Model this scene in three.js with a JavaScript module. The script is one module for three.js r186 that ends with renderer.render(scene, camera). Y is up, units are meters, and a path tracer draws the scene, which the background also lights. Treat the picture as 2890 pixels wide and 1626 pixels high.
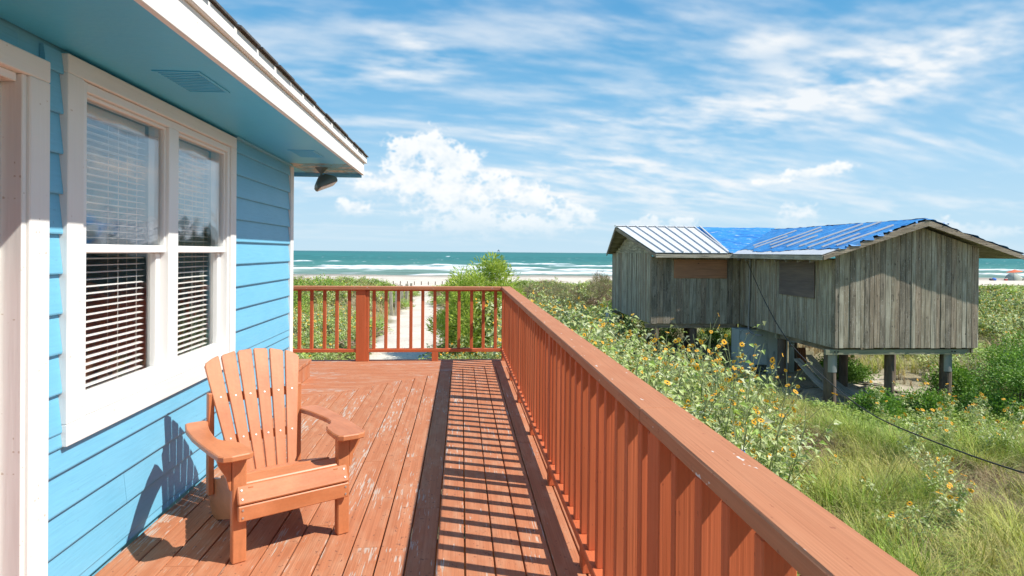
import * as THREE from 'three';
import { mergeGeometries } from 'three/addons/utils/BufferGeometryUtils.js';
import { createNoise2D } from 'simplex-noise';

// ------------------------------------------------------------------ camera, sky, sun, exposure
// y = 0 is the deck surface, the sea lies along -z; "depth" below means -z.
const scene = new THREE.Scene();
const EYE = 1.42;
const camera = new THREE.PerspectiveCamera(48.72, 1024 / 576, 0.05, 60000);
{
  const yaw = 4.55 * Math.PI / 180, pitch = -0.2745 * Math.PI / 180, roll = 0.48 * Math.PI / 180;
  const f = new THREE.Vector3(Math.sin(yaw) * Math.cos(pitch), Math.sin(pitch), -Math.cos(yaw) * Math.cos(pitch));
  const r = new THREE.Vector3(Math.cos(yaw), 0, Math.sin(yaw));
  const u = new THREE.Vector3().crossVectors(r, f);
  const r2 = r.clone().multiplyScalar(Math.cos(roll)).addScaledVector(u, Math.sin(roll));
  const u2 = u.clone().multiplyScalar(Math.cos(roll)).addScaledVector(r, -Math.sin(roll));
  camera.quaternion.setFromRotationMatrix(new THREE.Matrix4().makeBasis(r2, u2, f.clone().negate()));
  camera.position.set(0, EYE, 0);
  camera.setViewOffset(1024, 576, 0, 32.74, 1024, 576);
}
scene.add(camera);
const renderer = new THREE.WebGLRenderer({ antialias: true });
renderer.setSize(1024, 576);
renderer.toneMapping = THREE.LinearToneMapping;
renderer.toneMappingExposure = 1.5;
renderer.shadowMap.enabled = true;

const sun = new THREE.DirectionalLight(new THREE.Color(1.0, 0.945, 0.85), 4.2);
sun.name = 'sun';
sun.position.set(0.81 * 40, 40, 0.295 * 40);
sun.target.position.set(0, 0, 0);
sun.castShadow = true;
Object.assign(sun.shadow.camera, { left: -45, right: 45, top: 45, bottom: -45, near: 1, far: 160 });
sun.shadow.mapSize.set(4096, 4096);
scene.add(sun, sun.target);

// ------------------------------------------------------------------ random numbers and noise
function rng(seed) {
  let a = seed >>> 0;
  return () => { a = (a + 0x6d2b79f5) | 0; let t = Math.imul(a ^ (a >>> 15), 1 | a); t = (t + Math.imul(t ^ (t >>> 7), 61 | t)) ^ t; return ((t ^ (t >>> 14)) >>> 0) / 4294967296; };
}
const n2 = createNoise2D(rng(11)), n2b = createNoise2D(rng(29)), n2c = createNoise2D(rng(53));
const fbm = (n, x, y, o) => { let s = 0, a = 0.5, t = 0; for (let i = 0; i < o; i++) { s += a * n(x, y); t += a; a *= 0.5; x = x * 2.03 + 7.1; y = y * 2.03 - 3.7; } return s / t; };
const clamp = (x, a = 0, b = 1) => Math.min(b, Math.max(a, x));
const sstep = (a, b, x) => { const t = clamp((x - a) / (b - a)); return t * t * (3 - 2 * t); };
const lerp = (a, b, t) => a + (b - a) * t;
const range = (r, a, b) => a + (b - a) * r();

// ------------------------------------------------------------------ sky: air, high streaks, heaped clouds along the horizon
function makeSky() {
  const W = 4096, Hh = 2048, data = new Float32Array(W * Hh * 4), D = 180 / Math.PI;
  const stops = [[0, 0.53, 0.715, 0.84], [3, 0.47, 0.69, 0.845], [7, 0.36, 0.62, 0.835], [12, 0.2, 0.485, 0.76], [17, 0.115, 0.395, 0.69], [22, 0.08, 0.335, 0.645], [32, 0.045, 0.25, 0.58], [90, 0.04, 0.19, 0.54]];
  const heaps = [];                                            // [azimuth, elevation, half width, half height] of the heaped clouds
  heaps.push([-2.6, 8.9, 2.7, 2.0], [-5.1, 8.6, 1.9, 1.7], [-0.6, 7.8, 2.9, 1.9], [-4.4, 6.1, 3.3, 2.3], [-0.8, 5.2, 4.8, 2.7], [3.6, 5.9, 3.3, 1.4], [6.2, 4.6, 2.7, 1.3], [9.4, 3.4, 2.2, 1.25], [11.4, 3.0, 1.5, 0.9], [7.2, 2.3, 3.6, 1.2], [1, 2.5, 6, 1.8], [-8.3, 5.9, 1.5, 1.1], [-9.6, 3.8, 1.7, 1.0],
    [16.6, 2.7, 1.5, 0.7], [19.6, 2.5, 1.4, 0.75], [28.8, 3.2, 1.7, 1.1], [29.8, 6.6, 3.0, 0.5], [31.6, 6.9, 1.6, 0.55], [26.4, 6.0, 2.2, 0.4], [38.6, 2.0, 1.5, 0.95], [41, 1.6, 2.2, 0.9]);
  const r = rng(5);
  for (let a = 47; a < 345; a += range(r, 5, 12)) { const s = range(r, 1.2, 4.2), e = range(r, 2, 7); for (let k = 0; k < 3; k++) heaps.push([a + range(r, -s, s), e + range(r, -1, 1) * s * 0.4, s * range(r, 0.5, 1), s * range(r, 0.3, 0.6)]); }
  const streaks = [                                            // broad bands of high cloud: [azimuth, elevation, half length, half height, slope, strength]
    [-6, 15.5, 8, 1.5, 0.12, 0.85], [-3.5, 17.2, 4.6, 1.2, -0.34, 0.85], [33, 12.6, 17, 2.3, 0.19, 1.0], [24, 9.6, 13, 1.7, 0.07, 0.65], [18, 12.3, 13, 0.9, 0.13, 0.7], [5, 11, 14, 1.6, 0.05, 0.6], [26, 16.8, 4.6, 1.0, 0.15, 0.55], [12, 7.3, 12, 1.5, 0.03, 0.75],
    [38, 8.5, 10, 1.4, 0.05, 0.6], [4, 5.6, 10, 2.8, -0.1, 0.7], [20, 5.5, 14, 1.6, 0.02, 0.5], [15, 19.5, 9, 0.9, 0.16, 0.3], [38, 21, 6, 1.0, -0.1, 0.3], [-14, 9, 9, 3, 0.1, 0.6]];
  for (let a = 60; a < 330; a += range(r, 9, 16)) streaks.push([a, range(r, 6, 24), range(r, 5, 15), range(r, 0.9, 2.4), range(r, -0.15, 0.2), range(r, 0.4, 0.95)]);
  const mean = [0, 0, 0];
  const wrap = (d) => d - 360 * Math.round(d / 360);
  for (let j = Hh / 2; j < Hh; j++) {
    const el = ((j + 0.5) / Hh - 0.5) * 180, er = el / D;
    let k = 0; while (k < stops.length - 2 && el > stops[k + 1][0]) k++;
    const t = clamp((el - stops[k][0]) / (stops[k + 1][0] - stops[k][0])), base = [1, 2, 3].map((c) => lerp(stops[k][c], stops[k + 1][c], t));
    const rowHeaps = heaps.filter((h) => Math.abs(el - h[1]) < h[3] * 2 + 1), rowStreaks = streaks.filter((s) => Math.abs(el - s[1]) < s[3] * 3 + s[2] * Math.abs(s[4]) * 1.6);
    for (let i = 0; i < W; i++) {
      const phi = ((i + 0.5) / W - 0.5) * 2 * Math.PI, dx = Math.cos(er) * Math.cos(phi), dz = Math.cos(er) * Math.sin(phi), dy = Math.sin(er);
      const az = Math.atan2(dx, -dz) * D;
      // high thin cloud on a flat layer, drawn out along one wind
      const q = 1 / (dy + 0.14), px = dx * q, pz = -dz * q;
      const ax = px * 0.96 + pz * 0.28, ay = -px * 0.28 + pz * 0.96;
      const wx = n2b(px * 0.35, pz * 0.35) * 0.35, wy = n2b(px * 0.3 + 40, pz * 0.3) * 0.1;
      const fine = fbm(n2, ax * 0.85 + wx * 1.4, ay * 2.3 + wy, 7), veil = fbm(n2c, ax * 0.3 + wx + 9, ay * 0.8 + wy, 4), fibre = fbm(n2b, ax * 3.2 + ay * 1.5 + wx * 3, ay * 7.5 - ax * 0.6 + wy * 4, 5);
      let band = 0;
      for (const s of rowStreaks) { const a = wrap(az - s[0]); if (Math.abs(a) > s[2] * 1.7) continue; const e = el - s[1] - a * s[4] - 0.9 * n2c(az * 0.09, s[1]) - s[3] * 0.55 * fine; band = Math.max(band, s[5] * Math.exp(-((a / s[2]) ** 2) * 1.3 - ((e / s[3]) ** 2) * 0.9)); }
      let thin = clamp(0.03 + 0.5 * sstep(-0.25, 0.75, veil * 0.65 + fine * 0.6 + fibre * 0.28) + 0.9 * band * clamp(0.46 + 0.68 * fine + 0.5 * fibre + 0.2 * veil));
      thin *= sstep(-1, 4, el) * lerp(1, 0.8, sstep(25, 60, el));
      thin = Math.min(thin, 0.93);
      // heaped cloud
      let heap = 0, lit = 0;
      if (rowHeaps.length) {
        const b1 = fbm(n2b, az * 0.42, el * 0.6 + 20, 7), b2 = 1 - Math.abs(fbm(n2c, az * 0.75 + 5, el * 1.0, 5)) * 2, bump = b1 * 0.55 + (b2 - 0.6) * 0.3, soft = 0.26 + 0.5 * (0.5 + 0.5 * n2(az * 0.16, el * 0.2));
        for (const h of rowHeaps) {
          const a = wrap(az - h[0]) / h[2], e = (el - h[1]) / h[3]; if (Math.abs(a) > 2) continue;
          const d = 1 - Math.sqrt(a * a + e * e * (e < 0 ? 0.4 : 1)) + bump, m = sstep(-0.06, e < 0 ? lerp(soft, 1.3, clamp(-e * 1.3)) : soft, d) * (e < 0 ? sstep(-1.9, 0.1, e) : 1);
          const l = clamp(0.86 + (e > 0 ? 0.1 : 0.42) * e + 0.45 * b1 + 0.2 * (b2 - 0.6));
          lit = (lit * heap + l * m) / Math.max(1e-3, heap + m); heap = 1 - (1 - heap) * (1 - m);
        }
        heap *= 0.9 * sstep(-0.5, 5, el);
      }
      const o = (j * W + i) * 4, cs = [0.93, 0.955, 0.975], cl = [0.95, 0.955, 0.95], cd = [0.55, 0.7, 0.815];
      for (let c = 0; c < 3; c++) {
        let v = lerp(base[c], cs[c] * 0.93, thin);
        v = lerp(v, lerp(cd[c], cl[c], lit), heap);
        data[o + c] = v * 1.1 / 1.5;
        if (el < 8) mean[c] += v;
      }
      data[o + 3] = 1;
    }
  }
  for (let j = 0; j < Hh / 2; j++) for (let i = 0; i < W; i++) { const o = (j * W + i) * 4; data[o] = 0.4; data[o + 1] = 0.52; data[o + 2] = 0.56; data[o + 3] = 1; }
  const t = new THREE.DataTexture(data, W, Hh, THREE.RGBAFormat, THREE.FloatType);
  t.mapping = THREE.EquirectangularReflectionMapping; t.magFilter = THREE.LinearFilter; t.minFilter = THREE.LinearFilter; t.needsUpdate = true;
  return t;
}
scene.background = makeSky();
scene.environment = scene.background;

// ------------------------------------------------------------------ small builders
const taken = new Map();
function numbered(name) { const k = taken.get(name) ?? 0; taken.set(name, k + 1); return k ? name + '_' + String(k).padStart(3, '0') : name; }
function tag(o, label, category, group, kind) { if (label) o.userData.label = label; if (category) o.userData.category = category; if (group) o.userData.group = group; if (kind) o.userData.kind = kind; return o; }
function thing(name, label, category, x = 0, y = 0, z = 0, turn = 0, group) { const o = new THREE.Group(); o.name = numbered(name); o.position.set(x, y, z); o.rotation.y = turn; scene.add(o); return tag(o, label, category, group); }
function mesh(name, geo, mat, parent, x = 0, y = 0, z = 0) { const m = new THREE.Mesh(geo, mat); m.name = parent && parent !== scene ? name : numbered(name); m.position.set(x, y, z); m.castShadow = m.receiveShadow = true; (parent ?? scene).add(m); return m; }
function structure(name, geo, mat) { const m = mesh(name, geo, mat, scene); m.userData.kind = 'structure'; return m; }
function copy(o, label, group) { const c = o.clone(); c.name = numbered(o.name.replace(/_\d+$/, '')); scene.add(c); c.userData = { ...o.userData }; if (label) c.userData.label = label; if (group) c.userData.group = group; return c; }

// uv in metres: u runs along the grain axis, v across it; (du, dv) shifts the piece on the texture
function grain(geo, axis = 'x', du = 0, dv = 0) {
  const g = geo.index ? geo.toNonIndexed() : geo; if (!g.attributes.normal) g.computeVertexNormals();
  const p = g.attributes.position, n = g.attributes.normal, uv = new Float32Array(p.count * 2), gi = 'xyz'.indexOf(axis);
  for (let i = 0; i < p.count; i++) {
    const P = [p.getX(i), p.getY(i), p.getZ(i)], N = [Math.abs(n.getX(i)), Math.abs(n.getY(i)), Math.abs(n.getZ(i))];
    const others = [0, 1, 2].filter((k) => k !== gi);
    let d = N.indexOf(Math.max(...N)), u, v;
    if (d === gi) { u = P[others[0]] * 0.3; v = P[others[1]]; } else { u = P[gi]; v = P[others.find((k) => k !== d)] + P[d] * 0.7; }
    uv[i * 2] = u + du; uv[i * 2 + 1] = v + dv;
  }
  g.setAttribute('uv', new THREE.BufferAttribute(uv, 2)); return g;
}
// a box with chamfered edges, spanning x0..x1, y0..y1 and depth d0..d1 (depth = -z)
function bx(x0, x1, y0, y1, d0, d1, c = 0.003, axis, du = 0, dv = 0) {
  const w = Math.abs(x1 - x0) / 2, h = Math.abs(y1 - y0) / 2, d = Math.abs(d1 - d0) / 2; c = Math.min(c, w * 0.45, h * 0.45, d * 0.45);
  const tri = [], S = [w, h, d], V = (s, k) => { const v = [0, 0, 0]; for (let a = 0; a < 3; a++) v[a] = s[a] * (a === k ? S[a] : S[a] - c); return v; };
  const quad = (a, b, cc, dd, out) => { const n = [0, 1, 2].map((i) => { const e1 = [0, 1, 2].map((k) => b[k] - a[k]), e2 = [0, 1, 2].map((k) => cc[k] - a[k]); return e1[(i + 1) % 3] * e2[(i + 2) % 3] - e1[(i + 2) % 3] * e2[(i + 1) % 3]; }); const f = n[0] * out[0] + n[1] * out[1] + n[2] * out[2] > 0; const L = f ? [a, b, cc, a, cc, dd] : [a, cc, b, a, dd, cc]; if (dd === undefined) tri.push(...(f ? [a, b, cc] : [a, cc, b])); else tri.push(...L); };
  for (let k = 0; k < 3; k++) for (const s of [-1, 1]) { const i = (k + 1) % 3, j = (k + 2) % 3, P = (a, b) => { const q = [0, 0, 0]; q[k] = s; q[i] = a; q[j] = b; return V(q, k); }; const o = [0, 0, 0]; o[k] = s; quad(P(-1, -1), P(1, -1), P(1, 1), P(-1, 1), o); }
  for (let k = 0; k < 3; k++) { const i = (k + 1) % 3, j = (k + 2) % 3; for (const a of [-1, 1]) for (const b of [-1, 1]) { const P = (t, m) => { const q = [0, 0, 0]; q[k] = t; q[i] = a; q[j] = b; return V(q, m); }; const o = [0, 0, 0]; o[i] = a; o[j] = b; quad(P(-1, i), P(1, i), P(1, j), P(-1, j), o); } }
  for (const a of [-1, 1]) for (const b of [-1, 1]) for (const e of [-1, 1]) quad(V([a, b, e], 0), V([a, b, e], 1), V([a, b, e], 2), undefined, [a, b, e]);
  const pos = new Float32Array(tri.length * 3), cx = (x0 + x1) / 2, cy = (y0 + y1) / 2, cz = -(d0 + d1) / 2;
  tri.forEach((v, i) => { pos[i * 3] = v[0] + cx; pos[i * 3 + 1] = v[1] + cy; pos[i * 3 + 2] = v[2] + cz; });
  const g = new THREE.BufferGeometry(); g.setAttribute('position', new THREE.BufferAttribute(pos, 3)); g.computeVertexNormals();
  axis ??= w >= h && w >= d ? 'x' : h >= d ? 'y' : 'z';
  return grain(g, axis, du, dv);
}
// a polygon in two axes pushed along the third. plane 'xy' (along depth), 'zy' (along x; first coordinate is depth), 'xz' (along y; second coordinate is depth)
function slab(poly, plane, a, b, axis, du = 0, dv = 0, bevel = 0) {
  const s = new THREE.Shape(poly.map(([p, q]) => new THREE.Vector2(p, q)));
  const t = b - a, g0 = new THREE.ExtrudeGeometry(s, { depth: t - 2 * bevel, bevelEnabled: bevel > 0, bevelThickness: bevel, bevelSize: bevel, bevelOffset: -bevel, bevelSegments: 1, curveSegments: 6 });
  if (bevel) g0.translate(0, 0, bevel);
  const g = g0.index ? g0.toNonIndexed() : g0, p = g.attributes.position;
  for (let i = 0; i < p.count; i++) {
    const X = p.getX(i), Y = p.getY(i), Z = p.getZ(i) + a;
    if (plane === 'xy') p.setXYZ(i, X, Y, -Z); else if (plane === 'zy') p.setXYZ(i, Z, Y, -X); else p.setXYZ(i, X, Z, -Y);
  }
  // keep faces outward after a mirrored mapping
  const flip = plane === 'xy';
  if (flip) for (let i = 0; i < p.count; i += 3) { const A = [p.getX(i + 1), p.getY(i + 1), p.getZ(i + 1)]; p.setXYZ(i + 1, p.getX(i + 2), p.getY(i + 2), p.getZ(i + 2)); p.setXYZ(i + 2, ...A); }
  g.computeVertexNormals();
  return grain(g, axis ?? 'y', du, dv);
}
function tubeGeo(pts, r, sides = 6, seg = 24, r1) {
  const c = new THREE.CatmullRomCurve3(pts.map((p) => new THREE.Vector3(...p))); const g = new THREE.TubeGeometry(c, seg, r, sides, false);
  if (r1 !== undefined) { const p = g.attributes.position, n = g.attributes.normal; for (let i = 0; i < p.count; i++) { const t = Math.floor(i / (sides + 1)) / seg, k = lerp(r, r1, t) - r; p.setXYZ(i, p.getX(i) + n.getX(i) * k, p.getY(i) + n.getY(i) * k, p.getZ(i) + n.getZ(i) * k); } }
  return g;
}

// ------------------------------------------------------------------ textures
function lattice(seed, n) { const r = rng(seed), a = new Float32Array(n * n); for (let i = 0; i < a.length; i++) a[i] = r(); return a; }
const LAT = lattice(77, 256);
function tn(x, y, px, py, s = 0) {   // value noise that repeats after px, py cells
  const x0 = Math.floor(x), y0 = Math.floor(y), fx = x - x0, fy = y - y0, ux = fx * fx * (3 - 2 * fx), uy = fy * fy * (3 - 2 * fy);
  const h = (i, j) => LAT[((((i % px) + px) % px) * 7 + s * 31 & 255) * 256 + ((((j % py) + py) % py) * 13 + s * 57 + (((i % px) + px) % px) * 3 & 255)];
  return lerp(lerp(h(x0, y0), h(x0 + 1, y0), ux), lerp(h(x0, y0 + 1), h(x0 + 1, y0 + 1), ux), uy);
}
function tf(u, v, px, py, o, s = 0) { let a = 0.5, t = 0, r = 0; for (let i = 0; i < o; i++) { r += a * tn(u * px, v * py, px, py, s + i); t += a; a *= 0.5; px *= 2; py *= 2; } return r / t; }
// f(u, v) -> [r, g, b] linear 0..1 (plus height); returns { map, bump }
function makeTexture(W, H, mw, mh, f, withBump) {
  const a = new Uint8Array(W * H * 4), b = withBump ? new Uint8Array(W * H * 4) : null, s = (x) => { x = clamp(x); return 255 * (x <= 0.0031308 ? 12.92 * x : 1.055 * Math.pow(x, 1 / 2.4) - 0.055); };
  for (let j = 0; j < H; j++) for (let i = 0; i < W; i++) { const c = f((i + 0.5) / W, (j + 0.5) / H), o = (j * W + i) * 4; a[o] = s(c[0]); a[o + 1] = s(c[1]); a[o + 2] = s(c[2]); a[o + 3] = 255; if (b) { b[o] = b[o + 1] = b[o + 2] = 255 * clamp(c[3]); b[o + 3] = 255; } }
  const mk = (d, srgb) => { const t = new THREE.DataTexture(d, W, H); t.wrapS = t.wrapT = THREE.RepeatWrapping; t.repeat.set(1 / mw, 1 / mh); t.magFilter = THREE.LinearFilter; t.minFilter = THREE.LinearMipmapLinearFilter; t.generateMipmaps = true; if (srgb) t.colorSpace = THREE.SRGBColorSpace; t.needsUpdate = true; return t; };
  return { map: mk(a, true), bump: b ? mk(b, false) : null };
}
function mat(t, o = {}, bump = 0) { const m = new THREE.MeshPhysicalMaterial({ roughness: 0.7, ...o }); if (t?.map) m.map = t.map; if (t?.bump && bump) { m.bumpMap = t.bump; m.bumpScale = bump; } return m; }
const flat = (r, g, b, o = {}) => new THREE.MeshPhysicalMaterial({ color: new THREE.Color().setRGB(r, g, b), roughness: 0.7, ...o });
const mix3 = (a, b, t) => [lerp(a[0], b[0], t), lerp(a[1], b[1], t), lerp(a[2], b[2], t)];

// worn brown-red deck paint: grain lines, thin spots, flakes off down to grey wood
function deckTexture(seed, worn) {
  return makeTexture(2048, 512, 2.8, 0.7, (u, v) => {
    const g = tf(u, v, 6, 160, 3, seed), g2 = tf(u, v, 3, 40, 3, seed + 4), big = tf(u, v, 5, 4, 3, seed + 9), mid = tf(u, v, 22, 16, 3, seed + 13), fl = tf(u, v, 30, 100, 4, seed + 17), spot = tf(u, v, 150, 46, 2, seed + 23);
    let c = mix3([0.48, 0.185, 0.09], [0.4, 0.143, 0.066], clamp((g2 - 0.3) * 1.5));
    c = mix3(c, [0.52, 0.26, 0.15], clamp((mid - 0.45) * 1.6));
    c = c.map((x) => x * (0.86 + 0.28 * g));
    const off = sstep(0.0, 0.045, fl * 0.75 + big * 0.55 + g * 0.06 - worn);
    const dark = sstep(0.80, 0.86, spot) * 0.7;
    c = mix3(c, [0.17, 0.075, 0.05], dark);
    const wood = mix3([0.44, 0.38, 0.32], [0.6, 0.55, 0.48], clamp(g * 1.4 - 0.2));
    c = mix3(c, wood, off * 0.7);
    return [...c, 0.5 + 0.35 * (g - 0.5) - off * 0.25 - dark * 0.2];
  }, true);
}
const tDeckWorn = deckTexture(3, 0.842), tDeck = deckTexture(41, 0.895);
const M = {};
M.deckWorn = mat(tDeckWorn, { roughness: 0.78, specularIntensity: 0.5 }, 0.004);
M.deck = mat(tDeck, { roughness: 0.78, specularIntensity: 0.5 }, 0.004);
const tRail = makeTexture(1024, 512, 1.6, 0.5, (u, v) => {
  const g = tf(u, v, 5, 130, 3, 61), m = tf(u, v, 10, 14, 3, 66), s = tf(u, v, 70, 60, 3, 71), p = tf(u, v, 40, 30, 3, 75);
  let c = mix3([0.45, 0.178, 0.086], [0.5, 0.218, 0.112], m).map((x) => x * (0.88 + 0.22 * g));
  c = mix3(c, [0.24, 0.07, 0.042], sstep(0.8, 0.86, s) * 0.5);
  c = mix3(c, [0.66, 0.62, 0.57], sstep(0.835, 0.855, p) * 0.9);
  return [...c, 0.5 + 0.4 * (g - 0.5)];
}, true);
M.rail = mat(tRail, { roughness: 0.75, specularIntensity: 0.45 }, 0.0015);
const tBaluster = makeTexture(1024, 512, 1.6, 0.5, (u, v) => {
  const g = tf(u, v, 5, 110, 3, 161), m = tf(u, v, 8, 9, 3, 166), s = tf(u, v, 60, 44, 3, 171);
  let c = mix3([0.53, 0.128, 0.045], [0.6, 0.155, 0.062], m).map((x) => x * (0.88 + 0.22 * g));
  c = mix3(c, [0.26, 0.06, 0.028], sstep(0.8, 0.86, s) * 0.5);
  return [...c, 0.5 + 0.4 * (g - 0.5)];
}, true);
M.baluster = mat(tBaluster, { roughness: 0.7, specularIntensity: 0.5 }, 0.0025);
M.balusters = [[1, 1, 1], [0.93, 0.92, 0.9], [1, 1.06, 1.1], [0.97, 0.93, 0.92]].map((c) => { const m = M.baluster.clone(); m.color.setRGB(...c); return m; });
const tChair = makeTexture(512, 512, 0.8, 0.8, (u, v) => {
  const g = tf(u, v, 6, 60, 3, 81), m = tf(u, v, 5, 5, 4, 86), s = tf(u, v, 90, 90, 2, 88);
  const c = mix3([0.5, 0.168, 0.064], [0.61, 0.232, 0.102], clamp((m - 0.5) * 2 + 0.5)).map((x) => x * (0.88 + 0.2 * g) * (0.94 + 0.12 * s));
  return [...c, 0.5 + 0.3 * (g - 0.5) + 0.2 * (s - 0.5)];
}, true);
M.chair = mat(tChair, { roughness: 0.42 }, 0.0008);
const tSiding = makeTexture(1024, 512, 1.2, 0.6, (u, v) => {
  const w = tn(u * 6, v * 8, 6, 8, 91) * 1.6, g = tf(u, v + w * 0.01, 12, 90, 3, 93), m = tf(u, v, 6, 6, 4, 97), s = tf(u, v, 60, 50, 2, 99);
  let c = mix3([0.15, 0.455, 0.66], [0.18, 0.495, 0.7], m).map((x) => x * (0.95 + 0.1 * g));
  c = mix3(c, [0.12, 0.32, 0.5], sstep(0.86, 0.9, s) * 0.5);
  return [...c, g];
}, true);
M.siding = mat(tSiding, { roughness: 0.5 }, 0.0006);
M.soffit = mat(makeTexture(512, 512, 1.6, 1.6, (u, v) => { const m = tf(u, v, 4, 4, 5, 101), s = tf(u, v, 90, 90, 2, 103); return [...mix3([0.07, 0.5, 0.83], [0.09, 0.54, 0.86], m), 0.5 + 0.5 * (s - 0.5)]; }, true), { roughness: 0.4 }, 0.0015);
M.mildew = mat(makeTexture(512, 512, 0.8, 0.8, (u, v) => {
  const m = tf(u, v, 6, 6, 4, 107), s = tf(u, v, 34, 34, 4, 111);
  let c = mix3([0.12, 0.42, 0.58], [0.5, 0.52, 0.5], sstep(0.42, 0.62, m)); c = mix3(c, [0.16, 0.15, 0.13], sstep(0.56, 0.66, s) * 0.75); return [...c, s];
}, true), { roughness: 0.6 }, 0.001);
const tWhite = makeTexture(512, 512, 1, 1, (u, v) => {
  const g = tf(u, v, 5, 100, 3, 121), m = tf(u, v, 5, 5, 4, 125), s = tf(u, v, 50, 50, 2, 127);
  let c = mix3([0.76, 0.745, 0.71], [0.82, 0.81, 0.785], m).map((x) => x * (0.97 + 0.06 * g)); c = mix3(c, [0.42, 0.3, 0.2], sstep(0.9, 0.93, s) * 0.6); return [...c, g];
}, true);
M.white = mat(tWhite, { roughness: 0.6 }, 0.0006);
M.vinyl = flat(0.82, 0.82, 0.8, { roughness: 0.35 });
M.blind = flat(0.78, 0.79, 0.77, { roughness: 0.5 });
M.cord = flat(0.75, 0.75, 0.72);
const tPane = makeTexture(256, 256, 0.8, 0.8, (u, v) => [1, 1, 1, tf(u, v, 3, 4, 2, 131)], true);
M.pane = mat(null, { color: 0xffffff, transmission: 1, thickness: 0, roughness: 0, ior: 1.52 }); M.pane.bumpMap = tPane.bump; M.pane.bumpScale = 0.006; M.paneLow = M.pane.clone(); M.paneLow.specularIntensity = 0.75;
M.room = flat(0.4, 0.4, 0.38, { roughness: 0.9 });
M.roomFloor = flat(0.09, 0.085, 0.08, { roughness: 0.6 });
M.red = flat(0.2, 0.02, 0.02, { roughness: 0.4 });
const tShingle = makeTexture(512, 512, 1, 1, (u, v) => { const a = tf(u, v, 90, 90, 2, 141), b = tf(u, v, 7, 7, 3, 143), k = 0.035 + 0.07 * a + 0.03 * b; return [k * 1.05, k, k * 0.95, a]; }, true);
M.shingle = mat(tShingle, { roughness: 0.95 }, 0.003);
M.fixture = flat(0.16, 0.2, 0.19, { roughness: 0.5, metalness: 0.3 });
M.fixtureGlass = mat(makeTexture(128, 128, 0.2, 0.2, (u, v) => { const a = tf(u, v, 5, 5, 4, 151); return mix3([0.36, 0.25, 0.2], [0.58, 0.48, 0.42], a); }), { roughness: 0.25 });
M.screw = flat(0.6, 0.58, 0.55, { metalness: 0.7, roughness: 0.4 });
// weathered grey boards in four tones
function greyWood(seed, a, b, knots = 0.8) {
  return makeTexture(1024, 256, 2.6, 0.65, (u, v) => {
    const g = tf(u, v, 5, 90, 3, seed), m = tf(u, v, 7, 8, 4, seed + 3), k = tf(u, v, 20, 22, 2, seed + 7), st = tf(u, v, 5, 34, 3, seed + 11), w = tf(u, v, 60, 70, 3, seed + 15);
    let c = mix3(a, b, clamp((m - 0.5) * 2.4 + 0.5)).map((x) => x * (0.52 + 0.8 * g));
    c = mix3(c, [0.055, 0.045, 0.036], clamp((st - 0.54) * 3) * 0.62);
    c = mix3(c, [0.05, 0.035, 0.025], sstep(knots, knots + 0.05, k) * 0.8);
    c = mix3(c, [0.58, 0.58, 0.53], sstep(0.735, 0.79, w) * 0.7);
    return [...c, g];
  }, true);
}
const tg = [greyWood(201, [0.3, 0.255, 0.185], [0.45, 0.39, 0.29]), greyWood(221, [0.21, 0.18, 0.135], [0.36, 0.31, 0.24]), greyWood(241, [0.35, 0.315, 0.24], [0.52, 0.475, 0.37], 0.84), greyWood(261, [0.29, 0.23, 0.165], [0.42, 0.34, 0.25])];
M.grey = tg.map((t) => mat(t, { roughness: 0.9 }, 0.006));
M.ply = mat(makeTexture(512, 256, 2, 1, (u, v) => { const g = tf(u, v, 5, 60, 3, 281), m = tf(u, v, 5, 4, 4, 285), k = tf(u, v, 11, 9, 2, 288); let c = mix3([0.34, 0.16, 0.09], [0.5, 0.25, 0.14], m).map((x) => x * (0.75 + 0.5 * g)); c = mix3(c, [0.09, 0.05, 0.04], sstep(0.84, 0.9, k)); return [...c, g]; }, true), { roughness: 0.85 }, 0.003);
M.plyGrey = mat(makeTexture(512, 256, 2, 1, (u, v) => { const g = tf(u, v, 5, 60, 3, 291), m = tf(u, v, 3, 5, 3, 295); const c = mix3([0.115, 0.09, 0.085], [0.2, 0.155, 0.13], m).map((x) => x * (0.75 + 0.5 * g)); return [...c, g]; }, true), { roughness: 0.85 }, 0.003);
M.metal = mat(makeTexture(512, 512, 2, 2, (u, v) => { const a = tf(u, v, 5, 5, 5, 301), b = tf(u, v, 3, 30, 3, 305), k = 0.58 + 0.12 * a - 0.06 * b; return [k, k * 1.015, k * 1.01, a]; }, true), { roughness: 0.5, metalness: 0.0 }, 0.002);
M.tarp = mat(makeTexture(1024, 1024, 3, 3, (u, v) => { const a = tf(u, v, 5, 7, 5, 311), w = tf(u, v, 9, 40, 3, 315), f = tf(u, v, 12, 70, 4, 321); let c = mix3([0.015, 0.2, 0.52], [0.045, 0.27, 0.6], a); c = mix3(c, [0.012, 0.09, 0.36], sstep(0.62, 0.72, w) * 0.6); c = mix3(c, [0.42, 0.55, 0.72], sstep(0.71, 0.75, f) * 0.7); return [...c, a * 0.6 + w * 0.4]; }, true), { roughness: 0.5 }, 0.012);
M.batten = flat(0.5, 0.49, 0.47, { roughness: 0.85 });
M.pile = mat(makeTexture(512, 512, 1.2, 1.2, (u, v) => { const g = tf(u, v, 4, 50, 3, 331), m = tf(u, v, 5, 5, 4, 335); const c = mix3([0.09, 0.068, 0.05], [0.17, 0.13, 0.1], m).map((x) => x * (0.6 + 0.8 * g)); return [...c, g]; }, true), { roughness: 0.92 }, 0.008);
M.tin = flat(0.3, 0.32, 0.32, { roughness: 0.5, metalness: 0.4 });
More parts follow.
